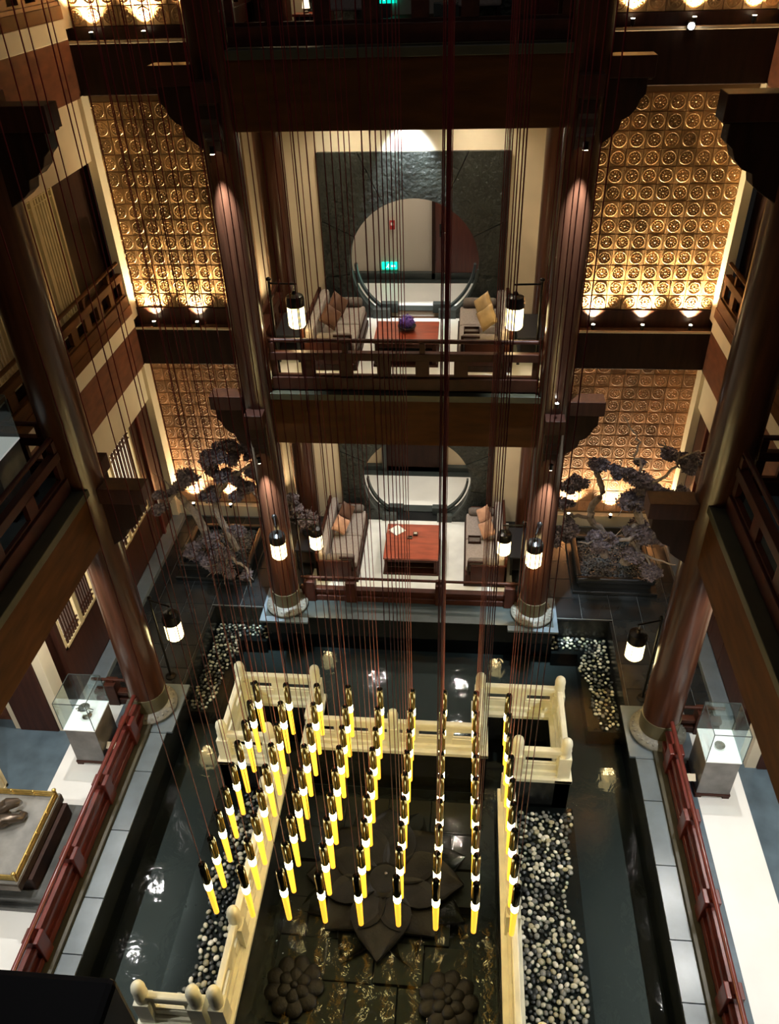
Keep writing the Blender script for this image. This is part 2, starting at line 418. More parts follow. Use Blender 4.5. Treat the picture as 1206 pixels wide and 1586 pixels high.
# ---- back wall: tiled panels, cream panels, moon gates
def rosette(t=0.252, d=0.02, h=0.012, petals=10):
    mb = MB(); a = t / 2; b = a - 0.008
    mb.add([(-a, 0, -a), (a, 0, -a), (a, 0, a), (-a, 0, a), (-b, -d, -b), (b, -d, -b), (b, -d, b), (-b, -d, b)],
           [(4, 5, 6, 7), (0, 1, 5, 4), (1, 2, 6, 5), (2, 3, 7, 6), (3, 0, 4, 7)])
    def ring(r0, r1, hh, n):
        rm = (r0 + r1) / 2; vs = []
        for r, y in ((r0, -d), (rm, -d - hh), (r1, -d)):
            vs += [(r * math.cos(2 * PI * i / n), y, r * math.sin(2 * PI * i / n)) for i in range(n)]
        fs = []
        for k in range(2):
            fs += [(k * n + i, k * n + (i + 1) % n, (k + 1) * n + (i + 1) % n, (k + 1) * n + i) for i in range(n)]
        mb.add(vs, fs)
    ring(0.086, 0.108, h, 14)
    for i in range(petals):
        an = 2 * PI * i / petals; c, q = math.cos(an), math.sin(an)
        def P(r, w, y): return (r * c - w * q, y, r * q + w * c)
        mb.add([P(0.03, 0, -d), P(0.055, 0.013, -d), P(0.078, 0, -d), P(0.055, -0.013, -d), P(0.057, 0, -d - h * 1.5)],
               [(0, 1, 4), (1, 2, 4), (2, 3, 4), (3, 0, 4)])
    n = 8
    mb.add([(0.024 * math.cos(2 * PI * i / n), -d, 0.024 * math.sin(2 * PI * i / n)) for i in range(n)] + [(0, -d - h * 1.6, 0)],
           [(i, (i + 1) % n, n) for i in range(n)])
    return mb
ros_gold = mesh_of(rosette(), 'rosette_tile', 'gold_tile')
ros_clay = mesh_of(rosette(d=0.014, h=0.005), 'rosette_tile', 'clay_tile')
def ros_wide(src): return src
TP = 0.2545
for s in (-1, 1):
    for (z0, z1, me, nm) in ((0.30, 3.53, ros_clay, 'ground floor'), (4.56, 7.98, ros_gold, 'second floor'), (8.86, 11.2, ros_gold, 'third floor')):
        w = struct('wall_back', MB().box(s * 2.62, s * 5.1, 13.2, 13.3, z0 - 0.3, z1 + (0.05 if z1 < 9 else 0)), 'tile_back',
                   'relief tiled back wall, %s at the %s' % (nm, side(s)))
        og = WL[w.name]
        nc = 9 if True else 10; nr = int((z1 - z0) / TP + 0.5)
        for i in range(nc + 1):
            for j in range(nr):
                x = 5.02 - TP * (i + 0.5)
                if x < 2.62: continue
                inst('tile', me, w, (s * x - og.x, 13.2 - og.y + random.uniform(0, 0.008), z0 + TP * (j + 0.5) - og.z),
                     (random.uniform(-0.02, 0.02), random.choice([0, PI / 2, PI]), random.uniform(-0.02, 0.02)))
    # plinth strips
    struct('baseboard_back', MB().box(s * 2.62, s * 5.05, 13.08, 13.2, 0, 0.26), 'cream_pale', 'pale sill under the %s tiled wall' % side(s))
    for z in (4.26, 8.56):
        struct(trim(), MB().box(s * 2.62, s * 5.05, 13.16, 13.2, z, z + 0.3), 'panel_wood', 'dark plinth under the tiles')
    # cream panels beside the gate and jamb at the corner
    for z0, z1 in ((0, 3.55), (F2, 7.99), (F3, 12.4)):
        struct('wall_back', MB().box(s * 1.5, s * 2.66, 13.16, 13.34, z0, z1), 'cream_wall', 'cream wall panel beside the moon gate')
        struct(trim(), MB().box(s * 4.985, s * 5.12, 12.92, 13.2, z0, z1), 'cream_pale', 'pale corner jamb')
for z, zt in ((0, 3.55), (F2, 7.99), (F3, 12.4)):
    struct('wall_back', MB().box(-1.5, 1.5, 13.16, 13.34, z + 2.70, zt), 'cream_pale', 'cream lintel over the moon gate')
# moon gates
def moon_gate(z, nm):
    r = 1.08; zc = z + 0.93; a_lo = -math.asin(0.93 / r)
    g = sroot('wall_back', (0, 13.25, z), 'rough dark stone slab with round moon gate on the %s' % nm)
    xo = 1.5; zt = z + 2.70
    def outer(a):
        c, q = math.cos(a), math.sin(a); t = 1e9
        if abs(c) > 1e-6: t = min(t, xo / abs(c))
        if q > 1e-6: t = min(t, (zt - zc) / q)
        if q < -1e-6: t = min(t, (zc - z) / -q)
        return (t * c, zc + t * q)
    corn = [math.atan2(zt - zc, xo), PI - math.atan2(zt - zc, xo), -math.atan2(zc - z, xo), PI + math.atan2(zc - z, xo)]
    cuts = [a_lo] + [math.radians(a) for a in (-8, 26, 64, 116, 154, 188)] + [PI - a_lo]
    for k in range(len(cuts) - 1):
        a0, a1 = cuts[k], cuts[k + 1]; gp = 0.004
        an = sorted([a0 + gp + (a1 - a0 - 2 * gp) * i / 10 for i in range(11)] + [c for c in corn if a0 < c < a1])
        y0 = 13.09 + random.uniform(-0.008, 0.008); y1 = 13.38
        mb = MB(); vs = []
        for a in an:
            ix, iz = r * math.cos(a), zc + r * math.sin(a); ox, oz = outer(a)
            vs += [(ix, y0, iz), (ox, y0, oz), (ox, y1, oz), (ix, y1, iz)]
        fs = []
        for i in range(len(an) - 1):
            b = i * 4
            for e in range(4): fs.append((b + e, b + (e + 1) % 4, b + 4 + (e + 1) % 4, b + 4 + e))
        fs += [(0, 1, 2, 3), tuple(len(vs) - 4 + q for q in (3, 2, 1, 0))]
        mb.add(vs, fs).build('stone_panel', 'gate_stone', g)
    # stone frame rings inside the opening, ending in stepped blocks
    for (r0, r1, y0, y1) in ((1.045, 1.083, 13.07, 13.14), (1.00, 1.04, 13.34, 13.44)):
        al = -math.asin(min(0.99, 0.93 / r0))
        for s in (-1, 1):
            mb = MB(); vs = []; n = 18; fs = []
            for i in range(n + 1):
                a = al + (math.radians(-4) - al) * i / n; c, q = s * math.cos(a), math.sin(a)
                vs += [(r0 * c, y0, zc + r0 * q), (r1 * c, y0, max(z, zc + r1 * q)), (r1 * c, y1, max(z, zc + r1 * q)), (r0 * c, y1, zc + r0 * q)]
                if i < n:
                    b = i * 4
                    for e in range(4): fs.append((b + e, b + (e + 1) % 4, b + 4 + (e + 1) % 4, b + 4 + e))
            fs += [(0, 1, 2, 3), tuple(len(vs) - 4 + e for e in (3, 2, 1, 0))]
            mb.add(vs, fs).build('gate_frame', 'gate_frame', g, smooth=True)
            xb = r0 * math.cos(al)
            MB().box(s * (xb - 0.06), s * (xb + 0.24), y0 - 0.02, y1 + 0.02, z, z + 0.17).build('step_block', 'gate_frame', g, bevel=0.008)
moon_gate(F1, 'ground floor'); moon_gate(F2, 'second floor'); moon_gate(F3, 'third floor')
# corridor back walls and doors
struct('wall_back', MB().box(-2.4, 2.4, 15.02, 15.1, F2 - 0.1, 7.9), 'beige_wall', 'beige corridor wall seen through the upper moon gate')
struct('wall_back', MB().box(-2.4, 2.4, 15.02, 15.1, -0.1, 3.5), 'cream_wall', 'cream corridor wall seen through the lower moon gate')
struct('wall_back', MB().box(-5.6, 5.6, 15.02, 15.1, F3 - 0.1, 12.4), 'beige_wall', 'beige corridor wall on the third floor')
for z, zt in ((0, 3.5), (F2, 7.9)):
    for s in (-1, 1):
        struct('wall_left' if s < 0 else 'wall_right', MB().box(s * 2.3, s * 2.4, 13.34, 15.05, z, zt), 'beige_wall', 'beige end wall of the corridor')
d = sroot('door_1', (0.78, 15.0, F2), 'dark red wooden door behind the upper moon gate')
MB().box(0.27, 1.29, 14.93, 15.02, F2, F2 + 2.25).build('door_leaf', 'door_red', d, bevel=0.01)
MB().box(0.22, 0.28, 14.90, 15.03, F2, F2 + 2.3).box(1.28, 1.34, 14.90, 15.03, F2, F2 + 2.3).build('door_frame', 'dark_wood', d)
hp = MB().box(0.36, 0.41, 14.915, 14.93, F2 + 0.82, F2 + 1.05).build('handle_plate', 'metal_black', d)
MB().box(0.38, 0.50, 14.87, 14.90, F2 + 0.90, F2 + 0.925).box(0.38, 0.40, 14.87, 14.92, F2 + 0.90, F2 + 0.925).build('handle', 'chrome', d)
d = sroot('door_2', (-0.2, 15.0, 0), 'dark recessed doorway behind the lower moon gate')
MB().box(-0.80, 0.42, 14.90, 15.02, 0, 2.3).build('door_leaf', 'dark_wood', d)
MB().box(-0.88, -0.78, 14.86, 15.03, 0, 2.35).box(0.40, 0.50, 14.86, 15.03, 0, 2.35).build('door_frame', 'gate_frame', d)

# ---- side walls of the corner courts with lattice windows
wn = [0]
bar_mesh = {}
def lattice(s, x, y0, y1, z0, z1, label, lit=False):
    wn[0] += 1
    w = sroot('window_%d' % wn[0], (s * x, (y0 + y1) / 2, z0), label)
    MB().box(s * (x + 0.03), s * (x + 0.06), y0, y1, z0, z1).build('paper_pane', 'lattice_lit' if lit else 'lattice_paper', w)
    f = 0.05
    MB().box(s * (x - 0.03), s * (x + 0.03), y0, y0 + f, z0, z1).box(s * (x - 0.03), s * (x + 0.03), y1 - f, y1, z0, z1) \
        .box(s * (x - 0.03), s * (x + 0.03), y0, y1, z0, z0 + f).box(s * (x - 0.03), s * (x + 0.03), y0, y1, z1 - f, z1) \
        .box(s * (x - 0.035), s * (x + 0.03), (y0 + y1) / 2 - 0.05, (y0 + y1) / 2 + 0.05, z0, z1).build('window_frame', 'lattice_cream', w)
    n = 6
    for h in (0, 1):
        a = y0 + f if h == 0 else (y0 + y1) / 2 + 0.05; b = (y0 + y1) / 2 - 0.05 if h == 0 else y1 - f
        for i in range(1, n + 1):
            yc = a + (b - a) * i / (n + 1)
            k = (round(z1 - z0, 2), lit, round((b - a) / (n + 1), 3))
            if k not in bar_mesh:
                hw = (b - a) / (n + 1) * 0.27 if lit else 0.022
                bar_mesh[k] = mesh_of(MB().box(-0.012, 0.012, -hw, hw, 0.04, k[0] - 0.04), 'lattice_bar', 'panel_wood' if lit else 'lattice_cream')
            inst('lattice_bar', bar_mesh[k], w, (-s * 0.005, yc - (y0 + y1) / 2, 0))
        g = MB()
        for zz in (z0 + 0.13, z0 + 0.22, z1 - 0.13, z1 - 0.22):
            g.box(s * (x - 0.018), s * (x + 0.01), a, b, zz - 0.008, zz + 0.008)
        g.build('lattice_rail', 'panel_wood' if lit else 'lattice_cream', w)
    return w
for s in (-1, 1):
    sd = side(s); wl = 'wall_' + sd
    X = 5.10
    # ground floor of the court
    struct(wl, MB().box(s * 5.05, s * 5.3, 8.1, 12.92, 2.85, 3.54), 'cream_pale', 'cream lintel band over the ground floor windows, %s' % sd)
    pn = sroot(wl, (s * 5.15, 10.5, 0), 'dark wooden wall panels under and between the %s court windows' % sd)
    for (a, b, c, dd) in ((8.1, 9.35, 0.1, 1.08), (9.95, 11.95, 0.1, 1.0), (9.35, 9.95, 0.1, 2.85), (11.95, 12.92, 0.1, 2.85)):
        MB().box(s * 5.12, s * 5.25, a + 0.005, b - 0.005, c, dd).build('panel', 'panel_wood', pn, bevel=0.01)
    MB().box(s * 5.07, s * 5.13, 12.28, 12.36, 0.1, 2.85).build('red_post', 'rail_wood', pn)
    lattice(s, 5.13, 8.12, 9.34, 1.08, 2.85, 'cream lattice window in the %s court wall, nearer one' % sd, True)
    lattice(s, 5.13, 9.96, 11.94, 1.0, 2.85, 'cream lattice window in the %s court wall, farther one' % sd, True)
    # second floor of the court
    struct(wl, MB().box(s * 5.05, s * 5.3, 7.8, 12.92, 7.08, 7.98), 'cream_wall', 'cream lintel band over the second floor windows, %s' % sd)
    pn = sroot(wl, (s * 5.3, 10.5, F2), 'dark wooden wall panels of the second floor, %s' % sd)
    for (a, b) in ((11.85, 13.2), (9.6, 10.45)):
        MB().box(s * 5.28, s * 5.4, a, b, F2 - 0.1, 7.1).build('panel', 'dark_wood', pn, bevel=0.01)
    MB().box(s * 5.28, s * 5.4, 8.1, 11.85, F2 - 0.1, F2 + 0.5).build('panel', 'dark_wood', pn)
    lattice(s, 5.30, 10.46, 11.84, F2 + 0.5, 7.08, 'tall cream lattice window behind the %s second floor railing' % sd)
    lattice(s, 5.30, 8.15, 9.58, F2 + 0.5, 7.08, 'tall cream lattice window of the %s second floor, next to the near column' % sd)
    struct(wl, MB().box(s * 5.4, s * 5.5, 7.8, 13.2, F3 - 0.3, 12.4), 'dark_wood', 'dark third floor wall, %s' % sd)
    # floor edges behind the railings
    struct('floor', MB().box(s * 5.05, s * 5.45, 8.1, 13.1, 3.54, 4.30), 'beam_wood')
    struct('floor', MB().box(s * 5.05, s * 5.45, 8.1, 13.1, 7.98, 8.60), 'beam_wood')
    # gallery back wall (beyond the piers)
    for z0, z1, mm in ((0, 3.54, 'beige_wall'), (F2, 7.98, 'dark_wood'), (F3, 13.4, 'dark_wood')):
        struct(wl, MB().box(s * 7.3, s * 7.45, 1.0, 8.1, z0, z1), mm, 'far wall of the %s gallery' % sd)
        struct(wl, MB().box(s * 5.1, s * 7.4, 8.0, 8.1, z0, z1), 'panel_wood', 'end wall of the %s gallery' % sd)
    # piers at the end of the gallery
    struct(trim(), MB().box(s * 5.24, s * 5.86, 7.42, 7.58, 0, 3.54), 'panel_wood', 'dark wooden pier in the %s gallery' % sd, bevel=0.01)
    struct(trim(), MB().box(s * 5.08, s * 5.23, 7.44, 7.70, 0, 3.54), 'cream_pale', 'cream post beside the dark pier in the %s gallery' % sd)
    struct(trim(), MB().box(s * 5.87, s * 5.95, 7.44, 7.60, 0, 3.54), 'cream_pale', 'thin cream jamb in the %s gallery' % sd)
    struct(wl, MB().box(s * 5.95, s * 6.6, 7.60, 7.66, 0, 3.54), 'side_beam', 'reddish wall piece behind the pier in the %s gallery' % sd)
    # rear wall / screens at the near end, not in view
    struct(wl, MB().box(s * 5.4, s * 7.4, 0.9, 1.0, 0, 13.4), 'dark_wood')
struct('wall_front', MB().box(-7.4, 7.4, -2.6, -2.5, -0.3, 13.4), 'dark_wood', 'dark wall behind the camera')

# ================================================================== BEAMS AND COLUMNS
def beam(label, boxes, m='beam_wood', trims=(), cat='beam'):
    xs = boxes[0]
    t = thing('beam', label, cat, ((xs[0] + xs[1]) / 2, (xs[2] + xs[3]) / 2, xs[4]), 'timber beams')
    for b in boxes: MB().box(*b).build('beam_body', m, t, bevel=0.012)
    for b, mm in trims: MB().box(*b).build('moulding', mm, t, bevel=0.008)
    return t
for z, nm in ((0, 'second'), (4.44, 'third'), (8.88, 'roof')):
    a = z + 3.52; b = z + 4.30
    beam('broad dark beam under the %s floor pavilion balcony' % nm, [(-2.1, 2.1, 10.38, 10.62, a, b)], 'beam_wood',
         [((-2.1, 2.1, 10.34, 10.62, b - 0.005, b + 0.10), 'olive_trim')])
    for s in (-1, 1):
        beam('dark beam between the tiled wall panels at the %s, under the %s floor' % (side(s), nm), [(s * 2.4, s * 5.05, 13.0, 13.2, a + 0.02, a + 0.74)], 'dark_wood',
             [((s * 2.4, s * 5.05, 12.985, 13.0, a + 0.70, a + 0.745), 'cream_wall')])  # cream strip paints the lamp-lit top edge of the beam
        if z < 8:
            beam('red brown beam along the %s court wall under the %s floor' % (side(s), nm), [(s * 5.0, s * 5.08, 8.15, 12.99, a, a + 0.77)], 'side_beam',
                 [((s * 4.985, s * 5.1, 8.15, 12.95, a + 0.77, a + 1.03), 'cream_pale'), ((s * 4.97, s * 5.1, 8.15, 12.93, a + 1.03, a + 1.2), 'beam_wood')])
        beam('long dark beam carrying the %s floor of the %s gallery' % (nm, side(s)), [(s * 3.80, s * 4.05, 1.0, 7.8, a - 0.02, b)], 'beam_wood',
             [((s * 3.76, s * 4.05, 1.0, 7.8, b - 0.005, b + 0.10), 'olive_trim')])
        beam('short dark beam at the end of the %s gallery under the %s floor' % (side(s), nm), [(s * 4.15, s * 5.04, 7.88, 8.12, a, b + 0.1)], 'beam_wood')
        beam('dark beam on the flank of the pavilion at the %s under the %s floor' % (side(s), nm), [(s * 2.08, s * 2.32, 10.68, 12.7, a, b + 0.1)], 'beam_wood')
BR = [(0, 4.34), (0.70, 4.34), (0.70, 4.10), (0.655, 4.10), (0.655, 3.95), (0.60, 3.89), (0.57, 3.80), (0.50, 3.72), (0.42, 3.68), (0.40, 3.58), (0.34, 3.52), (0.0, 3.42)]
def column(x, y, r, label, brackets, z1=13.4, base=True):
    t = thing('column', label, 'column', (x, y, 0))
    z0 = 0.42 if base else 0.0
    MB().cyl(x, y, z0, z1, r, 32).build('shaft', 'column_wood', t, smooth=True)
    if base:
        MB().cyl(x, y, 0.13, 0.43, r + 0.012, 32).build('metal_collar', 'collar', t, smooth=True)
        MB().lathe(x, y, [(r + 0.08, 0.0), (r + 0.13, 0.03), (r + 0.14, 0.07), (r + 0.11, 0.115), (r + 0.05, 0.14), (r + 0.02, 0.15)], 36).build('stone_base', 'base_stone', t, smooth=True)
        n = 26; mb = MB()
        for i in range(n):
            a = 2 * PI * i / n
            mb.ell((x + (r + 0.09) * math.cos(a), y + (r + 0.09) * math.sin(a), 0.115), (0.026, 0.026, 0.022), 6, 4)
        mb.build('bead_ring', 'base_stone', t, smooth=True)
        MB().box(x - r - 0.2, x + r + 0.2, y - r - 0.2, y + r + 0.2, -0.03, 0.006).build('plinth_slab', 'grey_stone', t)
    for (dx, dy, ln, zz) in brackets:
        w = 0.11; k = ln / 0.70
        top = [(q[0] * k, q[1] + zz) for q in BR]
        r2 = r * 0.9
        poly = [(max(q[0] + r2 * 0.0, r2), q[1]) for q in top]
        if dx:
            p2 = [(x + dx * q[0], q[1]) for q in poly]
            br = MB().prism(p2, 'y', y - w, y + w).build('bracket', 'dark_wood', t, bevel=0.008)
            MB().box(x + dx * r2, x + dx * (ln + 0.02), y - w - 0.03, y + w + 0.03, zz + 4.12, zz + 4.345).build('bracket_cap', 'panel_wood', br, bevel=0.006)
        else:
            p2 = [(y + dy * q[0], q[1]) for q in poly]
            br = MB().prism(p2, 'x', x - w, x + w).build('bracket', 'dark_wood', t, bevel=0.008)
            MB().box(x - w - 0.03, x + w + 0.03, y + dy * r2, y + dy * (ln + 0.02), zz + 4.12, zz + 4.345).build('bracket_cap', 'panel_wood', br, bevel=0.006)
    return t
for s in (-1, 1):
    column(s * 2.2, 10.45, 0.235, 'tall brown column at the %s front corner of the pavilion, on a beaded stone base' % side(s),
           [(s, 0, 0.70, 0), (0, -1, 0.42, -0.15), (s, 0, 0.70, 4.36), (0, -1, 0.42, 4.22)])
    column(s * 2.2, 12.85, 0.215, 'dark column at the %s rear corner of the pavilion, against the back wall' % side(s), [], base=False)
    column(s * 3.94, 8.0, 0.275, 'thick brown column at the %s end of the gallery railing, nearest the camera' % side(s),
           [(-s, 0, 0.80, 0), (0, 1, 0.55, 0.1), (-s, 0, 0.85, 4.36), (0, 1, 0.55, 4.4)])

# ================================================================== RAILINGS
def railing(label, p0, p1, z, style='upper', posts=None, cat='railing', hm='rail_dark', ppos=None):
    """balustrade from p0 to p1 (horizontal axis aligned)"""
    p0 = Vector((p0[0], p0[1], z)); p1 = Vector((p1[0], p1[1], z))
    L_ = (p1 - p0).length; dr = (p1 - p0).normalized()
    alongx = abs(dr.x) > 0.5
    t = thing('railing', label, cat, ((p0.x + p1.x) / 2, (p0.y + p1.y) / 2, z), 'wooden railings')
    def bx(mb, t0, t1, w, z0, z1):
        a = p0 + dr * t0; b = p0 + dr * t1
        if alongx: mb.box(a.x, b.x, a.y - w / 2, a.y + w / 2, z + z0, z + z1)
        else: mb.box(a.x - w / 2, a.x + w / 2, a.y, b.y, z + z0, z + z1)
        return mb
    def rail(h, r, nm, m):
        MB().tube([p0 + Vector((0, 0, h)), p1 + Vector((0, 0, h))], r, 10).build(nm, m, t, smooth=True)
    if style == 'upper':
        bx(MB(), 0, L_, 0.12, 0.0, 0.20).build('bottom_board', hm, t, bevel=0.008)
        bx(MB(), 0, L_, 0.05, 0.20, 0.235).build('bead', hm, t)
        n = posts or 6; seg = L_ / n
        for i in range(n + 1):
            c = i * seg
            bx(MB(), max(0, c - 0.10), min(L_, c + 0.10), 0.06, 0.235, 0.47).build('panel_block', hm, t)
        bx(MB(), 0, L_, 0.10, 0.47, 0.59).build('seat_board', hm, t, bevel=0.008)
        for i in range(n + 1):
            if i % 2: continue
            c = min(max(i * seg, 0.04), L_ - 0.04)
            bx(MB(), c - 0.04, c + 0.04, 0.08, 0.59, 0.74).build('post', hm, t, bevel=0.006)
        rail(0.76, 0.032, 'handrail', hm)
    else:
        bx(MB(), 0, L_, 0.13, 0.0, 0.12).build('bottom_board', hm, t, bevel=0.01)
        bh = 0.20 if alongx else 0.28
        bx(MB(), 0, L_, 0.035, 0.12, bh).build('panel_board', hm, t)
        bx(MB(), 0, L_, 0.12, bh, bh + 0.07).build('seat_board', hm, t, bevel=0.01)
        for c in (ppos or []):
            bx(MB(), c - 0.09, c + 0.09, 0.20, 0.0, 0.46).build('post', hm, t, bevel=0.01)
            bx(MB(), c - 0.06, c + 0.06, 0.06, 0.46, 0.52).build('rail_saddle', hm, t)
        rail(0.50 if alongx else 0.54, 0.026 if alongx else 0.032, 'handrail', hm)
    return t
railing('dark wooden balustrade of the second floor pavilion, with panel openings', (-1.95, 10.50), (1.95, 10.50), F2, 'upper', 7)
railing('dark wooden balustrade of the third floor pavilion at the top of the picture', (-1.95, 10.50), (1.95, 10.50), F3, 'upper', 7)
railing('low red brown railing across the front of the ground floor pavilion', (-1.95, 10.66), (1.95, 10.66), 0.012, 'low', ppos=[0.16, 0.90, 2.52, 3.75])
for s in (-1, 1):
    sd = side(s)
    for z, nm in ((F2, 'second'), (F3, 'third')):
        railing('dark flank railing of the %s floor pavilion at the %s' % (nm, sd), (s * 2.2, 10.72), (s * 2.2, 12.6), z + 0.1, 'upper', 4)
        railing('wooden railing along the %s court wall on the %s floor' % (sd, nm), (s * 5.04, 8.3), (s * 5.04, 12.88), z + 0.28 - (0.13 if nm == 'third' else 0), 'upper', 9,
                hm='beam_wood' if nm == 'second' else 'side_beam')
        railing('red wooden railing along the %s gallery on the %s floor' % (sd, nm), (s * 3.98, 1.2), (s * 3.98, 7.7), z, 'upper', 8, hm='rail_deep')
        railing('short red railing across the end of the %s gallery on the %s floor' % (sd, nm), (s * 4.25, 8.04), (s * 5.0, 8.04), z + 0.0, 'upper', 2, hm='rail_deep')
    railing('red wooden railing beside the pool along the %s gallery' % sd, (s * 4.0, 1.8), (s * 4.0, 7.7), 0.06, 'low', ppos=[0.2, 1.26, 2.35, 3.40, 4.48, 5.5], hm='rail_wood')
    railing('low dark railing between the %s thick column and the court wall' % sd, (s * 4.25, 8.08), (s * 4.85, 8.08), 0.0, 'low', ppos=[0.3], hm='rail_dark')

# ================================================================== POOL
w = MB().add([(-3.55, 1.6, -0.42), (3.55, 1.6, -0.42), (3.55, 10.37, -0.42), (-3.55, 10.37, -0.42)], [(0, 1, 2, 3)]).build('pool_water', 'water')
tag(w, 'dark still water filling the pool around the marble balustrade', 'water', kind='stuff')

# marble balustrade
POST = [(0.075, 0.0), (0.078, 0.48), (0.070, 0.50), (0.080, 0.53), (0.074, 0.56), (0.078, 0.66), (0.066, 0.72), (0.040, 0.752), (0.005, 0.765)]
ZB = 0.20
def bal_post(x, y, t):
    mb = MB(); mb.box(x - 0.085, x + 0.085, y - 0.085, y + 0.085, ZB, ZB + 0.42)
    mb.lathe(x, y, [(r, ZB + h) for r, h in POST], 18)
    mb.build('post', 'marble', t, smooth=True)
def bal_panel(a, b, t):
    ax = abs(b[0] - a[0]) > abs(b[1] - a[1])
    L_ = abs(b[0] - a[0]) if ax else abs(b[1] - a[1])
    s0 = min(a[0], b[0]) if ax else min(a[1], b[1]); c = a[1] if ax else a[0]
    def bx(mb, t0, t1, w, z0, z1):
        if ax: mb.box(s0 + t0, s0 + t1, c - w / 2, c + w / 2, ZB + z0, ZB + z1)
        else: mb.box(c - w / 2, c + w / 2, s0 + t0, s0 + t1, ZB + z0, ZB + z1)
    mb = MB(); bx(mb, 0, L_, 0.11, 0, 0.07); bx(mb, 0, L_, 0.03, 0.07, 0.245)
    n = max(1, round(L_ / 0.55)); seg = L_ / n
    for i in range(n + 1):
        q = i * seg; bx(mb, max(0, q - 0.12), min(L_, q + 0.12), 0.03, 0.245, 0.345)
    mb.build('panel', 'marble', t, bevel=0.005)
    mb = MB(); bx(mb, 0, L_, 0.035, 0.345, 0.44); mb.build('rail', 'marble', t, bevel=0.008)
    mb = MB(); bx(mb, 0, L_, 0.085, 0.44, 0.53); mb.build('coping', 'marble', t, bevel=0.02)
    for i in range(n):
        mb = MB(); bx(mb, i * seg + 0.10, (i + 1) * seg - 0.10, 0.05, 0.10, 0.205)
        mb.build('raised_panel', 'marble', t, bevel=0.006)
def balustrade(label, pts, posts, skip=()):
    t = thing('marble_balustrade', label, 'balustrade', (pts[0][0], pts[0][1], -0.75))
    for i in range(len(pts) - 1):
        a, b = pts[i], pts[i + 1]
        x0, x1 = min(a[0], b[0]), max(a[0], b[0]); y0, y1 = min(a[1], b[1]), max(a[1], b[1])
        MB().box(x0 - 0.125, x1 + 0.125, y0 - 0.125, y1 + 0.125, ZB - 0.07 - 0.001 * i, ZB - 0.001 * i).build('base_slab', 'marble', t, bevel=0.008)
        MB().box(x0 - 0.105, x1 + 0.105, y0 - 0.105, y1 + 0.105, -0.76, ZB - 0.07 - 0.001 * i).build('basin_wall', 'black_stone', t)
        if i not in skip: bal_panel(a, b, t)
    for p in posts: bal_post(p[0], p[1], t)
    return t
balustrade('white marble balustrade across the back of the basin with two box corners',
           [(-1.75, 7.03), (-2.43, 7.03), (-2.43, 8.14), (-1.26, 8.14), (-1.26, 7.38), (1.26, 7.38), (1.26, 8.14), (2.43, 8.14), (2.43, 7.03), (1.77, 7.03)],
           [(-1.75, 7.03), (-2.43, 7.03), (-2.43, 8.14), (-1.26, 8.14), (0, 7.38), (1.26, 8.14), (2.43, 8.14), (2.43, 7.03), (1.77, 7.03)])
balustrade('white marble balustrade along the left edge of the lotus basin', [(-1.60, 6.76), (-1.60, 3.56)],
           [(-1.60, 6.76), (-1.60, 6.16), (-1.60, 4.42), (-1.60, 3.56)])
balustrade('white marble balustrade along the right edge of the lotus basin', [(1.63, 6.6), (1.63, 3.0)],
           [(1.63, 6.6), (1.63, 4.8), (1.63, 3.0)])
balustrade('short white marble balustrade at the near left corner of the pool', [(-2.43, 3.55), (-1.86, 3.55)], [(-2.43, 3.55), (-1.83, 3.55)])
balustrade('short white marble balustrade at the near right corner of the pool', [(1.89, 3.46), (2.46, 3.46)], [(1.86, 3.46), (2.46, 3.46)])

# basin floor slabs under the lotus
bf = struct('floor', MB().box(-1.5, 1.5, 3.2, 7.2, -0.78, -0.66), 'black_stone', 'dark bed of the lotus basin')
bo = WL[bf.name]
y = 3.3; row = 0
while y < 6.9:
    x = -1.28 - (0.3 if row % 2 else 0)
    while x < 1.27:
        x0 = max(x, -1.28); x1 = min(x + 0.62, 1.27)
        if x1 - x0 > 0.1 and random.random() < 0.93:
            h = random.choice([0.16, 0.18, 0.20])
            inst('slab', slab_mesh(round(x1 - x0 - 0.01, 2), 0.50, h, 'basin_stone'), bf, ((x0 + x1) / 2 - bo.x, y + 0.255 - bo.y, -0.66 - bo.z))
        x += 0.62
    y += 0.515; row += 1

# carved lotus flowers
def petal(L_, Wd, lift, curl, n=8, m=4):
    vs = []; fs = []
    for i in range(n + 1):
        u = i / n; wv = Wd * math.sin(PI * min(1, 0.12 + 0.88 * u) ** 0.9) if u < 1 else 0.0
        for j in range(-m, m + 1):
            v = j / m
            vs.append((0.12 + u * L_, v * wv, 0.02 + lift * u * u + 0.035 * abs(v) * (1 if u < 0.95 else 0) + curl * math.sin(PI * u) + (0.03 if abs(v) > 0.9 else 0)))
    k = 2 * m + 1
    for i in range(n):
        for j in range(2 * m): fs.append((i * k + j, i * k + j + 1, (i + 1) * k + j + 1, (i + 1) * k + j))
    nb = len(vs)
    vs += [(a, b, c - 0.05) for a, b, c in vs]
    fs += [tuple(nb + q for q in reversed(f)) for f in fs[:]]
    edge = [j for j in range(k)] + [i * k + k - 1 for i in range(1, n + 1)] + [n * k + j for j in range(k - 2, -1, -1)] + [i * k for i in range(n - 1, 0, -1)]
    for i in range(len(edge)):
        a, b = edge[i], edge[(i + 1) % len(edge)]; fs.append((a, b, b + nb, a + nb))
    return MB().add(vs, fs)
lot = thing('carved_lotus', 'large carved dark stone lotus with pointed petals lying in the basin', 'carving', (0.0, 5.62, -0.5))
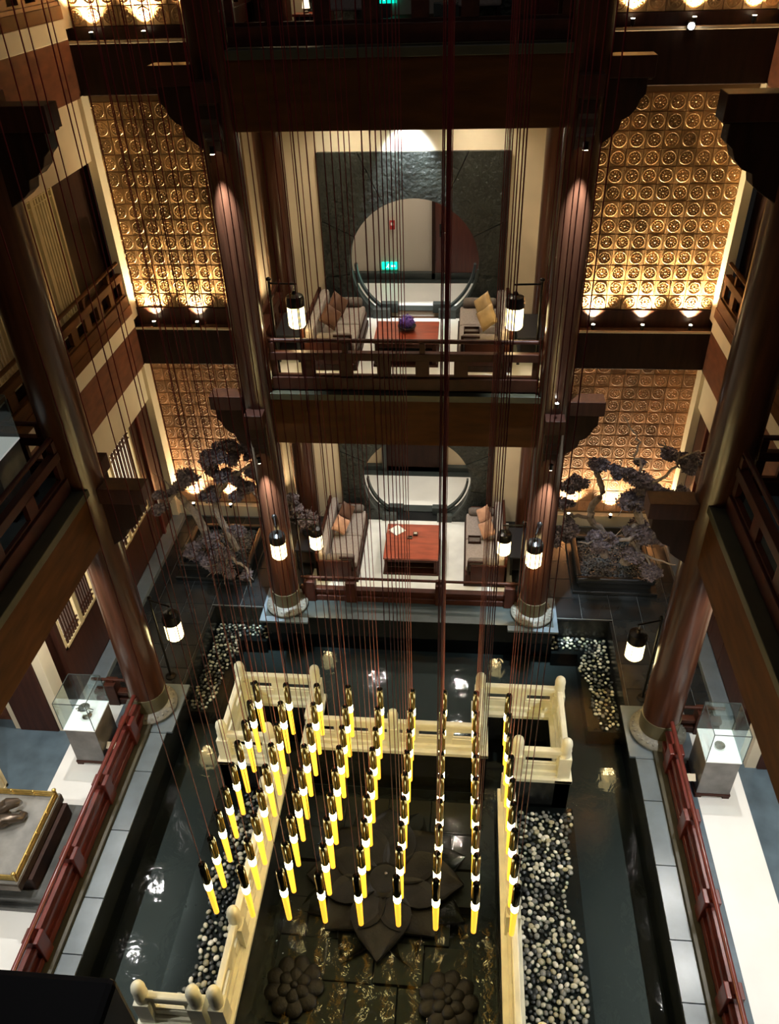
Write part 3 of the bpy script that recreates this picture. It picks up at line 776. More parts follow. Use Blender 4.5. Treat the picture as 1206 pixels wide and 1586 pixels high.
for k in range(8):
    a = PI / 4 * k - PI / 2
    L_ = 0.95 if k % 2 == 0 else 0.88
    petal(L_, 0.40, 0.03, 0.05).xf(Matrix.Translation((0, 5.62, -0.455 - 0.02 * (k % 2))) @ Matrix.Rotation(a, 4, 'Z')).build('petal', 'relief_stone', lot, smooth=True)
for k in range(8):
    a = PI / 4 * (k + 0.5) - PI / 2
    petal(1.06, 0.34, -0.02, 0.02).xf(Matrix.Translation((0, 5.62, -0.50)) @ Matrix.Rotation(a, 4, 'Z')).build('petal', 'relief_stone', lot, smooth=True)
MB().lathe(0, 5.62, [(0.26, -0.5), (0.25, -0.40), (0.20, -0.37), (0.17, -0.385), (0.02, -0.38)], 24).build('seed_head', 'relief_stone', lot, smooth=True)
MB().tube([(0.02, 5.66, -0.40), (0.02, 5.66, -0.30)], 0.02, 8).build('water_spout', 'chrome', lot)
MB().cyl(0, 5.62, -0.66, -0.495, 0.5, 24).build('pedestal', 'relief_stone', lot)
for nm, x, y, r in (('left', -0.98, 4.22, 0.33), ('right', 0.90, 4.18, 0.33)):
    t = thing('carved_rosette', 'small round carved lotus rosette at the near %s of the basin' % nm, 'carving', (x, y, -0.66), 'small lotus rosettes')
    MB().lathe(x, y, [(r * 0.9, -0.66), (r * 1.0, -0.48), (r * 0.9, -0.44), (r * 0.3, -0.43)], 28).build('disc', 'relief_stone', t, smooth=True)
    for k in range(9):
        a = 2 * PI * k / 9
        MB().ell((0, 0, 0), (0.13, 0.115, 0.030), 12, 6).xf(Matrix.Translation((x + r * 0.74 * math.cos(a), y + r * 0.74 * math.sin(a), -0.425)) @ Matrix.Rotation(a, 4, 'Z')).build('petal', 'relief_stone', t, smooth=True)
    for k in range(6):
        a = 2 * PI * (k + 0.5) / 6
        MB().ell((0, 0, 0), (0.10, 0.085, 0.028), 12, 6).xf(Matrix.Translation((x + r * 0.36 * math.cos(a), y + r * 0.36 * math.sin(a), -0.405)) @ Matrix.Rotation(a, 4, 'Z')).build('petal', 'relief_stone', t, smooth=True)
    MB().ell((x, y, -0.39), (0.05, 0.05, 0.025), 10, 6).build('seed_head', 'relief_stone', t, smooth=True)

# pebbles
peb_meshes = []
for k in range(5):
    for v in range(2):
        me = mesh_of(MB().ell((0, 0, 0), (1, random.uniform(0.68, 0.9), 0.5), 8, 5), 'pebble', 'pebble%d' % k)
        for p in me.polygons: p.use_smooth = True
        peb_meshes.append(me)
def bed_pts(poly_fn, n, x0, x1, y0, y1, seed, dmin=0.045):
    rr = random.Random(seed); pts = []; cell = {}
    tries = 0
    while len(pts) < n and tries < n * 40:
        tries += 1
        x = rr.uniform(x0, x1); y = rr.uniform(y0, y1)
        if not poly_fn(x, y): continue
        k = (int(x / dmin), int(y / dmin)); ok = True
        for a in (-1, 0, 1):
            for b in (-1, 0, 1):
                for q in cell.get((k[0] + a, k[1] + b), []):
                    if (q[0] - x) ** 2 + (q[1] - y) ** 2 < dmin * dmin: ok = False
        if ok: pts.append((x, y)); cell.setdefault(k, []).append((x, y))
    return pts
def pick(rr):
    return rr.choices(range(5), [0.15, 0.16, 0.22, 0.35, 0.12])[0]
def stuff_bed(name, label, pts, z, seed, smin=0.028, smax=0.050, mats=None):
    rr = random.Random(seed); mb = MB(); idx = []
    for x, y in pts:
        r = rr.uniform(smin, smax); a = rr.uniform(0, PI)
        n0 = len(mb.f)
        sub = MB().ell((0, 0, 0), (r, r * rr.uniform(0.68, 0.92), r * 0.5), 7, 4)
        sub.xf(Matrix.Translation((x, y, z + rr.uniform(0, 0.012))) @ Euler((rr.uniform(-.3, .3), rr.uniform(-.3, .3), a)).to_matrix().to_4x4())
        mb.add(sub.v, sub.f)
        idx += [pick(rr)] * (len(mb.f) - n0)
    o = mb.build(name, 'pebble0', smooth=True)
    me = o.data
    me.materials.clear()
    for k in (mats or ['pebble%d' % q for q in range(5)]): me.materials.append(MT[k])
    nm = len(me.materials)
    for p, i in zip(me.polygons, idx): p.material_index = i % nm
    tag(o, label, 'pebbles', kind='stuff')
    return o
ZP = -0.435
def wob(y, a): return a + 0.07 * math.sin(y * 3.1) + 0.04 * math.sin(y * 7.7)
def right_bed(x, y): return 1.78 < x < wob(y, 2.50)
def left_bed(x, y): return wob(y, -2.28 if y > 5.4 else -2.42 + 0.02 * y) < x < -1.78
RB = bed_pts(right_bed, 1500, 1.76, 2.62, 3.68, 6.80, 3, 0.058)
LB = bed_pts(left_bed, 900, -2.6, -1.76, 3.70, 6.85, 4, 0.060)
allp = sorted([(p[1], p, 'right') for p in RB] + [(p[1], p, 'left') for p in LB])
ind = allp[:300]; rest = allp[300:]
rr = random.Random(5)
for yy, (x, y), sd in ind:
    pk = pick(rr); o = bpy.data.objects.new('pebble', peb_meshes[pk * 2 + rr.randint(0, 1)]); C.objects.link(o)
    cn = ['cream white', 'pale tan', 'dark grey', 'black', 'olive brown'][pk]
    r = rr.uniform(0.030, 0.054); o.scale = (r, r, r)
    o.location = (x, y, ZP + rr.uniform(0, 0.01)); o.rotation_euler = (rr.uniform(-.3, .3), rr.uniform(-.3, .3), rr.uniform(0, PI))
    tag(o, 'smooth %s pebble at the near end of the %s pebble bed' % (cn, sd), 'pebble', '%s river pebbles in the near %s bed' % (cn, sd))
stuff_bed('pebble_bed', 'bed of mixed pale and dark river pebbles right of the basin', [p for _, p, sd in rest if sd == 'right'], ZP, 11)
stuff_bed('pebble_bed', 'bed of mixed pale and dark river pebbles left of the basin', [p for _, p, sd in rest if sd == 'left'], ZP, 12)
struct('floor', MB().box(1.74, 2.62, 3.0, 6.9, -0.76, ZP - 0.015).box(-2.62, -1.74, 3.0, 6.9, -0.76, ZP - 0.015), 'black_stone', 'dark shelf under the pebble beds')
for s in (-1, 1):
    def corner_bed(x, y, s=s):
        x = s * x
        return (10.02 + 0.05 * math.sin(x * 5) < y < 10.32 and 2.55 < x < 3.5) or (wob(y, 3.10) < x < 3.50 and 8.35 < y < 10.32)
    a, b = sorted((s * 2.5, s * 3.52))
    P_ = bed_pts(corner_bed, 300, a, b, 8.3, 10.35, 20 + s, 0.058)
    stuff_bed('pebble_bed', 'narrow band of pale pebbles in the far %s corner of the pool' % side(s), P_, ZP, 30 + s, 0.026, 0.042)
    struct('floor', MB().box(s * 3.0, s * 3.54, 8.3, 10.36, -0.76, ZP - 0.015).box(s * 2.55, s * 3.54, 9.95, 10.36, -0.76, ZP - 0.0149), 'black_stone', 'dark shelf under the corner pebbles, %s' % side(s))

# ================================================================== PENDANT LIGHTS (9 x 9)
ZT = 2.78
pr = thing('pendant_light', '', 'pendant light', (0, 0, 1.85), 'amber tube pendants over the pool')
MB().lathe(0, 0, [(0.036, 2.44), (0.040, 2.46), (0.040, 2.74), (0.034, 2.77), (0.012, 2.785)], 14).build('dark_tube', 'tube_dark', pr, smooth=True)
MB().lathe(0, 0, [(0.034, 2.33), (0.038, 2.345), (0.038, 2.44), (0.034, 2.45)], 14).build('glow_ring', 'tube_glow', pr, smooth=True)
MB().lathe(0, 0, [(0.012, 1.845), (0.026, 1.86), (0.034, 2.32), (0.034, 2.335)], 14).build('amber_tube', 'tube_amber', pr, smooth=True)
MB().tube([(0, 0, 2.78), (0, 0, 13.4)], 0.0036, 6).build('cord', 'cord', pr)
for i in range(9):
    for j in range(9):
        o = pr if (i == 0 and j == 0) else copy_tree(pr)
        rz = 0.012
        x0 = -1.495 + 0.374 * i; y0 = 3.93 + 0.285 * j
        o.location = (x0 + rz * 0 + random.uniform(-0.006, 0.006), y0 + random.uniform(-0.006, 0.006), 1.85 + random.uniform(-0.012, 0.012))
        o['label'] = 'glowing amber tube pendant, %s from the left in the %s row from the front' % (ORD[i], ORD[j])

# ================================================================== LANTERNS
def lantern(x, y, z, label, arm, scale=1.0, power=7, stand=None):
    """z: bottom of the glass; arm: point that carries it (column side or pole top)"""
    t = thing('lantern', label, 'lantern', (x, y, z))
    r = 0.125 * scale; h = 0.33 * scale
    MB().lathe(x, y, [(r * 0.82, z), (r, z + 0.03), (r, z + h)], 20).build('glass', 'lantern_glass', t, smooth=True)
    MB().lathe(x, y, [(r * 1.08, z + h - 0.01), (r * 1.08, z + h + 0.10 * scale), (r * 0.95, z + h + 0.14 * scale), (r * 0.35, z + h + 0.17 * scale), (r * 0.2, z + h + 0.21 * scale)], 20).build('cap', 'metal_black', t, smooth=True)
    mb = MB()
    for k in range(6):
        a = 2 * PI * k / 6
        mb.tube([(x + r * 1.02 * math.cos(a), y + r * 1.02 * math.sin(a), z + 0.03), (x + r * 1.02 * math.cos(a), y + r * 1.02 * math.sin(a), z + h)], 0.005, 4)
    mb.build('cage', 'metal_dark', t)
    zt = z + h + 0.21 * scale; za = zt + 0.10
    MB().tube([(x, y, zt - 0.02), (x, y, za)], 0.012, 8).build('hook', 'chrome', t)
    if arm:
        MB().tube([(arm[0], arm[1], za + 0.01), (x - (x - arm[0]) * -0.12, y - (y - arm[1]) * -0.12, za)], 0.014, 8).build('arm', 'metal_black', t)
        if stand is not None:
            MB().cyl(arm[0], arm[1], stand, za + 0.06, 0.02, 10).build('pole', 'metal_black', t, smooth=True)
            MB().lathe(arm[0], arm[1], [(0.09, stand), (0.08, stand + 0.02), (0.02, stand + 0.035)], 16).build('pole_foot', 'metal_black', t)
            MB().ell((arm[0], arm[1], za + 0.07), (0.04, 0.04, 0.03), 10, 6).build('finial', 'metal_black', t, smooth=True)
        else:
            MB().ell((arm[0], arm[1], za + 0.01), (0.045, 0.045, 0.045), 10, 6).build('wall_mount', 'metal_black', t, smooth=True)
    l = point('lantern_bulb', (0, 0, -0.06), power, (1, 0.72, 0.36), 0.05); l.parent = t
    return t
for s in (-1, 1):
    sd = side(s)
    lantern(s * 2.08, 9.98, 1.55, 'glowing lantern on the front of the %s pavilion column, ground floor' % sd, (s * 2.15, 10.22), 1.0, 6)
    lantern(s * 1.66, 10.95, 0.98, 'glowing lantern beside the %s sofa of the ground floor pavilion' % sd, (s * 1.98, 10.95), 0.95, 4, stand=0.012)
    lantern(s * 1.57, 10.85, 5.24, 'glowing lantern above the balustrade at the %s of the second floor pavilion' % sd, (s * 1.92, 10.85), 1.0, 6, stand=F2 + 0.012)
    lantern(s * 3.52, 8.55, 1.03, 'glowing lantern on a pole in front of the %s thick column' % sd, (s * 3.83, 8.64), 1.05, 8, stand=0.0)

# ================================================================== SPOT LAMPS
def washer(x, y, z, label, power, col=(1, 0.78, 0.46), aim=None):
    t = thing('spotlight', label, 'spotlight', (x, y, z), 'wall washer spotlights')
    MB().cyl(x, y, z, z + 0.075, 0.032, 12).box(x - 0.012, x + 0.012, y - 0.012, y + 0.05, z - 0.02, z + 0.02).build('housing', 'metal_black', t)
    MB().cyl(x, y, z + 0.076, z + 0.08, 0.027, 12).build('lens', 'lamp_face', t)
    l = spot('washer_light', (0, 0, 0.095), aim or (0, 0.22, 1), power, 95, 0.9, col, 0.02); l.parent = t
for s in (-1, 1):
    for k, x in enumerate((3.05, 3.87, 4.66)):
        nth = ORD[k]
        washer(s * x, 13.04, 4.28, 'wall washer on the second floor ledge at the %s, %s from the pavilion' % (side(s), nth), 520 if s > 0 else 320)
        washer(s * x, 13.04, 8.73, 'wall washer on the third floor ledge at the %s, %s from the pavilion' % (side(s), nth), 460)
        washer(s * x, 13.03, 0.27, 'wall washer on the ground floor sill at the %s, %s from the pavilion' % (side(s), nth), 210)
    # column downlights under the brackets
    for z, nm in ((3.38, 'lower'), (7.80, 'upper')):
        t = thing('spotlight', 'small downlight lighting the %s pavilion column, %s bracket' % (side(s), nm), 'spotlight', (s * 2.2, 10.02, z), 'column downlights')
        MB().cyl(s * 2.2, 10.02, z, z + 0.08, 0.035, 12).build('housing', 'metal_black', t)
        MB().cyl(s * 2.2, 10.02, z - 0.005, z, 0.03, 12).build('lens', 'lamp_face', t)
        l = spot('column_light', (0, 0, -0.02), (0, 0.17, -1), 900, 38, 0.9, (0.72, 0.88, 1.0), 0.02); l.parent = t
t = thing('spotlight', 'bright bare spotlight on the third floor ledge at the right, shining at the camera', 'spotlight', (3.82, 12.98, 8.66))
MB().lathe(3.82, 12.96, [(0.05, 8.66), (0.055, 8.70), (0.05, 8.76)], 14).build('housing', 'metal_black', t)
MB().ell((3.82, 12.92, 8.71), (0.045, 0.03, 0.045), 12, 8).build('lens', 'lamp_white', t, smooth=True)
t = thing('spotlight', 'small uplight on the right pavilion column above the lower bracket', 'spotlight', (2.2, 10.12, 4.36))
MB().cyl(2.2, 10.12, 4.36, 4.43, 0.03, 12).build('housing', 'metal_black', t)
MB().cyl(2.2, 10.12, 4.43, 4.435, 0.025, 12).build('lens', 'lamp_white', t)
l = spot('column_light', (0, 0, 0.09), (0, 0.14, 1), 10, 40, 0.8, (0.85, 0.95, 1), 0.02); l.parent = t

for s, pw in ((-1, 110), (1, 800)):
    t = thing('spotlight', 'ceiling downlight over the %s tree planter' % side(s), 'spotlight', (s * 3.7, 11.3, 13.28), 'tree downlights')
    MB().cyl(s * 3.7, 11.3, 13.28, 13.4, 0.06, 14).build('housing', 'metal_black', t)
    MB().cyl(s * 3.7, 11.3, 13.275, 13.28, 0.05, 14).build('lens', 'lamp_white', t)
    l = spot('tree_light', (0, 0, -0.03), (0, 0.03, -1), pw, 9.5, 0.8, (0.95, 0.95, 1), 0.04); l.parent = t
# ================================================================== FURNITURE
def rbox(mb, x0, x1, y0, y1, z0, z1): return mb.box(x0, x1, y0, y1, z0, z1)
def bolster(c, r, L_, axis='x'):
    mb = MB(); n = 6; prof = []
    for i in range(n + 1):
        a = -PI / 2 + PI * i / n
    pts = [(r * 0.6, -L_ / 2), (r * 0.9, -L_ / 2 + 0.02), (r, -L_ / 2 + 0.06), (r, L_ / 2 - 0.06), (r * 0.9, L_ / 2 - 0.02), (r * 0.6, L_ / 2)]
    mb.lathe(0, 0, pts, 18)
    M = Matrix.Rotation(PI / 2, 4, 'Y') if axis == 'x' else Matrix.Rotation(PI / 2, 4, 'X')
    return mb.xf(Matrix.Translation(c) @ M)
def pillow(c, rot, size=0.36, th=0.13):
    mb = MB(); n = 10; vs = []; fs = []
    for top in (1, -1):
        for i in range(n + 1):
            for j in range(n + 1):
                u = i / n * 2 - 1; v = j / n * 2 - 1
                pin = 1 - 0.10 * (1 - abs(u)) * abs(v) ** 3 - 0.0
                pin2 = 1 - 0.10 * (1 - abs(v)) * abs(u) ** 3
                hgt = th / 2 * ((1 - u ** 4) * (1 - v ** 4)) ** 0.5
                vs.append((u * size / 2 * pin2, v * size / 2 * pin, top * hgt))
    k = (n + 1) ** 2
    for t_ in (0, 1):
        for i in range(n):
            for j in range(n):
                a = t_ * k + i * (n + 1) + j
                fs.append((a, a + 1, a + n + 2, a + n + 1))
    mb.add(vs, fs)
    return mb.xf(Matrix.Translation(c) @ Euler(rot).to_matrix().to_4x4())
def sofa(s, xi, xo, y0, y1, z, label):
    """xi inner (seat edge) x, xo outer (back) x"""
    t = thing('sofa', label, 'sofa', (s * (xi + xo) / 2, (y0 + y1) / 2, z))
    MB().box(s * xi, s * xo, y0, y1, z, z + 0.10).build('plinth', 'dark_wood', t, bevel=0.006)
    MB().box(s * (xi + 0.02), s * xo, y0 + 0.02, y1 - 0.02, z + 0.10, z + 0.26).build('frame', 'rail_dark', t, bevel=0.01)
    MB().box(s * (xi + 0.03), s * (xo - 0.20), y0 + 0.1, (y0 + y1) / 2 - 0.005, z + 0.26, z + 0.40).build('seat_cushion', 'sofa_fabric', t, bevel=0.035)
    MB().box(s * (xi + 0.03), s * (xo - 0.20), (y0 + y1) / 2 + 0.005, y1 - 0.1, z + 0.26, z + 0.40).build('seat_cushion', 'sofa_fabric', t, bevel=0.035)
    MB().box(s * (xo - 0.19), s * (xo - 0.05), y0 + 0.04, y1 - 0.02, z + 0.26, z + 0.66).build('backrest', 'sofa_fabric', t, bevel=0.04)
    MB().box(s * (xo - 0.05), s * xo, y0, y1, z + 0.1, z + 0.68).build('back_panel', 'rail_dark', t, bevel=0.01)
    for yy, nm in ((y0, 0), (y1 - 0.04, 1)):
        MB().box(s * (xi + 0.12), s * xo, yy, yy + 0.04, z + 0.10, z + 0.50).build('end_panel', 'rail_dark', t, bevel=0.01)
    for yy in (y0 + 0.14, y1 - 0.14):
        bolster((s * (xi + (xo - xi) * 0.42), yy, z + 0.47), 0.085, (xo - xi) * 0.66).build('bolster', 'sofa_dark', t, smooth=True)
    MB().box(s * (xi + 0.06), s * (xi + 0.10), y0 + 0.02, y0 + 0.06, z + 0.26, z + 0.54).box(s * (xi + 0.06), s * (xi + 0.34), y0 + 0.02, y0 + 0.06, z + 0.54, z + 0.57).build('arm_rail', 'dark_wood', t)
    return t
def coffee_table(x0, x1, y0, y1, z, h, label):
    t = thing('coffee_table', label, 'table', ((x0 + x1) / 2, (y0 + y1) / 2, z))
    MB().box(x0, x1, y0, y1, z + h - 0.04, z + h).build('tabletop', 'red_table', t, bevel=0.008)
    MB().box(x0 + 0.04, x1 - 0.04, y0 + 0.04, y1 - 0.04, z + h - 0.12, z + h - 0.04).build('apron', 'rail_dark', t)
    for a in (x0 + 0.02, x1 - 0.08):
        for b in (y0 + 0.02, y1 - 0.08):
            MB().box(a, a + 0.06, b, b + 0.06, z, z + h - 0.04).build('leg', 'rail_dark', t, bevel=0.006)
    MB().box(x0 - 0.01, x1 + 0.01, y0 - 0.01, y1 + 0.01, z, z + 0.045).build('base_frame', 'rail_dark', t, bevel=0.006)
    MB().box(x0 + 0.06, x1 - 0.06, y0 + 0.05, y1 - 0.05, z + 0.14, z + 0.16).build('lower_shelf', 'dark_wood', t)
    return t
zp = 0.012
coffee_table(-0.53, 0.50, 11.38, 12.44, zp, 0.40, 'low red wooden coffee table on the white ground floor of the pavilion')
coffee_table(-0.51, 0.47, 11.20, 11.97, F2 + zp, 0.42, 'low red wooden coffee table of the second floor pavilion, with a flower bowl')
PC = {-1: ('pillow_brown', 'pillow_rose'), 1: ('pillow_gold', 'pillow_rose')}
for s in (-1, 1):
    sd = side(s)
    sofa(s, 0.98, 1.76, 11.12, 12.96, zp, 'grey sofa with wooden frame at the %s of the ground floor pavilion' % sd)
    sofa(s, 0.76, 1.58, 11.05, 12.75, F2 + zp, 'grey sofa with wooden frame at the %s of the second floor pavilion' % sd)
    for z, xb, nm, cols, ys in ((zp, 1.43, 'ground floor', ('pillow_rose', 'pillow_brown') if s < 0 else ('pillow_rose', 'pillow_rose'), (12.05, 12.50)),
                                (F2 + zp, 1.24, 'second floor', ('pillow_brown', 'pillow_brown') if s < 0 else ('pillow_gold', 'pillow_gold'), (11.62, 12.12))):
        for k, yy in enumerate(ys):
            nv = Vector((-s * (0.75 if k else 0.6), -0.7, 0.38)).normalized()
            M = Matrix.Translation((s * (xb - 0.03 - 0.05 * k), yy, z + 0.635)) @ nv.to_track_quat('Z', 'Y').to_matrix().to_4x4() @ Matrix.Rotation(math.radians(45), 4, 'Z')
            o = pillow((0, 0, 0), (0, 0, 0), 0.32, 0.15).xf(M).build('pillow', cols[k], smooth=True)
            tag(o, '%s pillow standing on its point on the %s sofa, %s, %s one' % ({'pillow_rose': 'copper satin', 'pillow_brown': 'brown satin', 'pillow_gold': 'gold satin'}[cols[k]], sd, nm, 'nearer' if k == 0 else 'farther'), 'pillow', 'sofa pillows')
    # trays on sofas of the right side
    if s > 0:
        for z, x, y, nm in ((zp, 1.17, 11.98, 'ground floor'), (F2 + zp, 0.98, 11.62, 'second floor')):
            t = thing('tray', 'small dark open tray lying on the right sofa of the %s pavilion' % nm, 'tray', (x, y, z + 0.40))
            MB().box(x - 0.11, x + 0.11, y - 0.09, y + 0.09, z + 0.402, z + 0.412).build('tray_base', 'sofa_dark', t)
            MB().box(x - 0.12, x + 0.12, y - 0.10, y - 0.085, z + 0.402, z + 0.45).box(x - 0.12, x + 0.12, y + 0.085, y + 0.10, z + 0.402, z + 0.45).box(x - 0.12, x - 0.105, y - 0.1, y + 0.1, z + 0.402, z + 0.45).box(x + 0.105, x + 0.12, y - 0.1, y + 0.1, z + 0.402, z + 0.45).build('tray_rim', 'dark_wood', t)
    # dark side tables beside the sofas
    for z, x, y, nm in ((zp, 2.02, 11.9, 'ground floor'), (F2 + zp, 1.86, 11.75, 'second floor')):
        t = thing('side_table', 'black side table outside the %s sofa of the %s pavilion' % (sd, nm), 'side table', (s * x, y, z))
        MB().box(s * (x - 0.2), s * (x + 0.2), y - 0.45, y + 0.45, z + 0.42, z + 0.46).build('tabletop', 'seat_black', t, bevel=0.006)
        for a in (-0.18, 0.14):
            for b in (-0.43, 0.39):
                MB().box(s * (x + a), s * (x + a + 0.04), y + b, y + b + 0.04, z, z + 0.42).build('leg', 'seat_black', t)
        MB().box(s * (x - 0.17), s * (x + 0.17), y - 0.42, y + 0.42, z + 0.12, z + 0.15).build('lower_shelf', 'seat_black', t)
# little things on the tables
M = Matrix.Translation((-0.33, 12.22, zp + 0.406)) @ Matrix.Rotation(PI / 4, 4, 'Z')
tag(MB().box(-0.12, 0.12, -0.12, 0.12, 0, 0.008).xf(M).build('napkin', 'paper'), 'square white card turned on its corner on the red table', 'card')
t = thing('ashtray', 'small square dish nearer the card on the ground floor red table', 'dish', (-0.06, 12.0, zp + 0.40))
MB().box(-0.11, -0.02, 11.96, 12.04, zp + 0.402, zp + 0.41).build('dish_base', 'chrome', t)
MB().box(-0.11, -0.10, 11.96, 12.04, zp + 0.402, zp + 0.43).box(-0.03, -0.02, 11.96, 12.04, zp + 0.402, zp + 0.43).box(-0.11, -0.02, 11.96, 11.97, zp + 0.402, zp + 0.43).box(-0.11, -0.02, 12.03, 12.04, zp + 0.402, zp + 0.43).build('dish_rim', 'metal_dark', t)
t = thing('match_box', 'small upright dark holder on the ground floor red table', 'holder', (0.02, 12.1, zp + 0.40))
MB().box(-0.01, 0.08, 12.06, 12.15, zp + 0.402, zp + 0.44).build('box_body', 'metal_dark', t, bevel=0.004)
MB().box(0.005, 0.065, 12.075, 12.135, zp + 0.44, zp + 0.444).build('box_lid', 'chrome', t)
def puff(name, c, r, n, m, parent, leaf=0.02, flat=1.0, seed=0):
    rr = random.Random(seed); mb = MB()
    for _ in range(n):
        d_ = Vector((rr.gauss(0, 1), rr.gauss(0, 1), rr.gauss(0, 1))).normalized() * r * rr.uniform(0.45, 1.0)
        p = Vector(c) + Vector((d_.x, d_.y, d_.z * flat))
        u = Vector((rr.gauss(0, 1), rr.gauss(0, 1), rr.gauss(0, 1))).normalized(); v = u.orthogonal().normalized()
        l = leaf * rr.uniform(0.7, 1.4)
        mb.add([p - u * l, p + v * l * 0.5, p + u * l, p - v * l * 0.5 + u.cross(v) * l * 0.3], [(0, 1, 2), (0, 2, 3)])
    return mb.build(name, m, parent)
t = thing('flower_bowl', 'dark bowl with a round purple flower head on the second floor table', 'flower bowl', (-0.02, 11.62, F2 + zp + 0.42))
zz = F2 + zp + 0.42
MB().lathe(-0.02, 11.62, [(0.06, zz), (0.12, zz + 0.03), (0.145, zz + 0.08), (0.14, zz + 0.085), (0.05, zz + 0.04)], 20).build('bowl', 'seat_black', t, smooth=True)
MB().ell((-0.02, 11.62, zz + 0.14), (0.10, 0.10, 0.085), 14, 8).build('flower_core', 'purple_flower', t, smooth=True)
puff('flower_petals', (-0.02, 11.62, zz + 0.145), 0.125, 420, 'purple_flower', t, 0.018, 0.9, 3)
# wall fittings in the corridor
t = thing('exit_sign', 'green lit exit sign with a white running figure low on the corridor wall', 'exit sign', (-0.59, 14.98, 4.60))
MB().box(-0.74, -0.44, 14.985, 15.02, 4.60, 4.74).build('sign_box', 'exit_green', t, bevel=0.006)
def man(x, y, z, k, par):
    mb = MB().ell((x + 0.01 * k, y, z + 0.045 * k), (0.011 * k, 0.004, 0.011 * k), 8, 6)
    mb.tube([(x, y, z + 0.03 * k), (x - 0.01 * k, y, z)], 0.008 * k, 5)
    mb.tube([(x - 0.01 * k, y, z), (x + 0.015 * k, y, z - 0.015 * k), (x + 0.01 * k, y, z - 0.04 * k)], 0.006 * k, 5)
    mb.tube([(x - 0.01 * k, y, z), (x - 0.03 * k, y, z - 0.025 * k), (x - 0.045 * k, y, z - 0.02 * k)], 0.006 * k, 5)
    mb.tube([(x, y, z + 0.028 * k), (x + 0.028 * k, y, z + 0.012 * k)], 0.005 * k, 5)
    mb.build('figure', 'exit_white', par)
man(-0.62, 14.981, 4.665, 0.9, t)
MB().prism([(-0.56, 4.655), (-0.52, 4.655), (-0.52, 4.635), (-0.475, 4.67), (-0.52, 4.705), (-0.52, 4.685), (-0.56, 4.685)], 'y', 14.978, 14.984).build('arrow', 'exit_white', t)
t = thing('fire_alarm', 'small red fire alarm box on the beige corridor wall', 'fire alarm', (-0.52, 15.0, 5.36))
MB().box(-0.57, -0.47, 14.97, 15.02, 5.36, 5.52).build('alarm_box', 'alarm_red', t, bevel=0.008)
MB().box(-0.545, -0.495, 14.965, 14.97, 5.44, 5.49).build('alarm_glass', 'paper', t)

# ---- third floor pavilion glimpsed at the top
z3 = F3 + 0.012
t = thing('exit_sign', 'blurred green exit sign at the top of the picture on the third floor', 'exit sign', (-0.5, 14.98, 8.92))
MB().box(-0.68, -0.36, 14.985, 15.02, 8.92, 9.06).build('sign_box', 'exit_green', t)
man(-0.56, 14.981, 8.99, 0.9, t)
def table_lamp(x, y, z, label, k=1.0):
    t = thing('table_lamp', label, 'lamp', (x, y, z))
    MB().lathe(x, y, [(0.05 * k, z), (0.05 * k, z + 0.015), (0.012, z + 0.03), (0.012, z + 0.10 * k)], 14).build('base', 'metal_dark', t, smooth=True)
    MB().lathe(x, y, [(0.085 * k, z + 0.09 * k), (0.065 * k, z + 0.25 * k)], 16).build('shade', 'shade', t, smooth=True)
    l = point('lamp_bulb', (0, 0, 0.35 * k), 2.5, (1, 0.75, 0.45), 0.03); l.parent = t
def cabinet(x0, x1, y0, y1, z, h, m, label, name='cabinet'):
    t = thing(name, label, 'cabinet', ((x0 + x1) / 2, (y0 + y1) / 2, z))
    MB().box(x0, x1, y0, y1, z + 0.04, z + h - 0.03).build('body', m, t, bevel=0.006)
    MB().box(x0 - 0.02, x1 + 0.02, y0 - 0.02, y1 + 0.02, z + h - 0.03, z + h).build('top', 'red_table', t, bevel=0.004)
    for k in (0, 1):
        xa = x0 + 0.02 + k * (x1 - x0 - 0.02) / 2; xb = xa + (x1 - x0 - 0.06) / 2
        dd = MB().box(xa, xb, y0 - 0.012, y0, z + 0.07, z + h - 0.06).build('door', m, t)
        MB().box((xa + xb) / 2 - 0.01, (xa + xb) / 2 + 0.01, y0 - 0.03, y0 - 0.012, z + h * 0.5, z + h * 0.5 + 0.08).build('handle', 'chrome', dd)
    MB().box(x0 + 0.03, x1 - 0.03, y0 + 0.03, y1 - 0.03, z, z + 0.04).build('plinth', 'dark_wood', t)
cabinet(-2.05, -1.62, 12.35, 12.75, z3, 0.42, 'rail_dark', 'low brown cabinet behind the third floor railing, carrying a lit lamp')
table_lamp(-1.84, 12.5, z3 + 0.42, 'large lit lamp on the low third floor cabinet')
cabinet(-1.48, -1.18, 12.15, 12.4, z3, 0.16, 'dark_wood', 'small dark stand behind the third floor railing')
table_lamp(-1.33, 12.27, z3 + 0.16, 'small lit lamp on the low dark stand of the third floor', 0.6)
def armchair(x, y, z, label, m='sofa_fabric', rz=0.0):
    t = thing('armchair', label, 'chair', (x, y, z))
    MB().box(x - 0.28, x + 0.28, y - 0.26, y + 0.28, z + 0.18, z + 0.38).build('seat', m, t, bevel=0.03)
    MB().box(x - 0.28, x + 0.28, y + 0.20, y + 0.30, z + 0.36, z + 0.80).build('backrest', m, t, bevel=0.03)
    for a in (-0.30, 0.24):
        MB().box(x + a, x + a + 0.06, y - 0.26, y + 0.28, z + 0.30, z + 0.56).build('armrest', 'dark_wood', t, bevel=0.01)
    for a in (-0.27, 0.22):
        for b in (-0.24, 0.22):
            MB().box(x + a, x + a + 0.05, y + b, y + b + 0.05, z, z + 0.2).build('leg', 'dark_wood', t)
armchair(-0.80, 12.4, z3, 'grey armchair behind the third floor railing, right of the small lamp')
armchair(0.95, 12.5, z3, 'grey armchair behind the third floor railing, beside the red rope line')
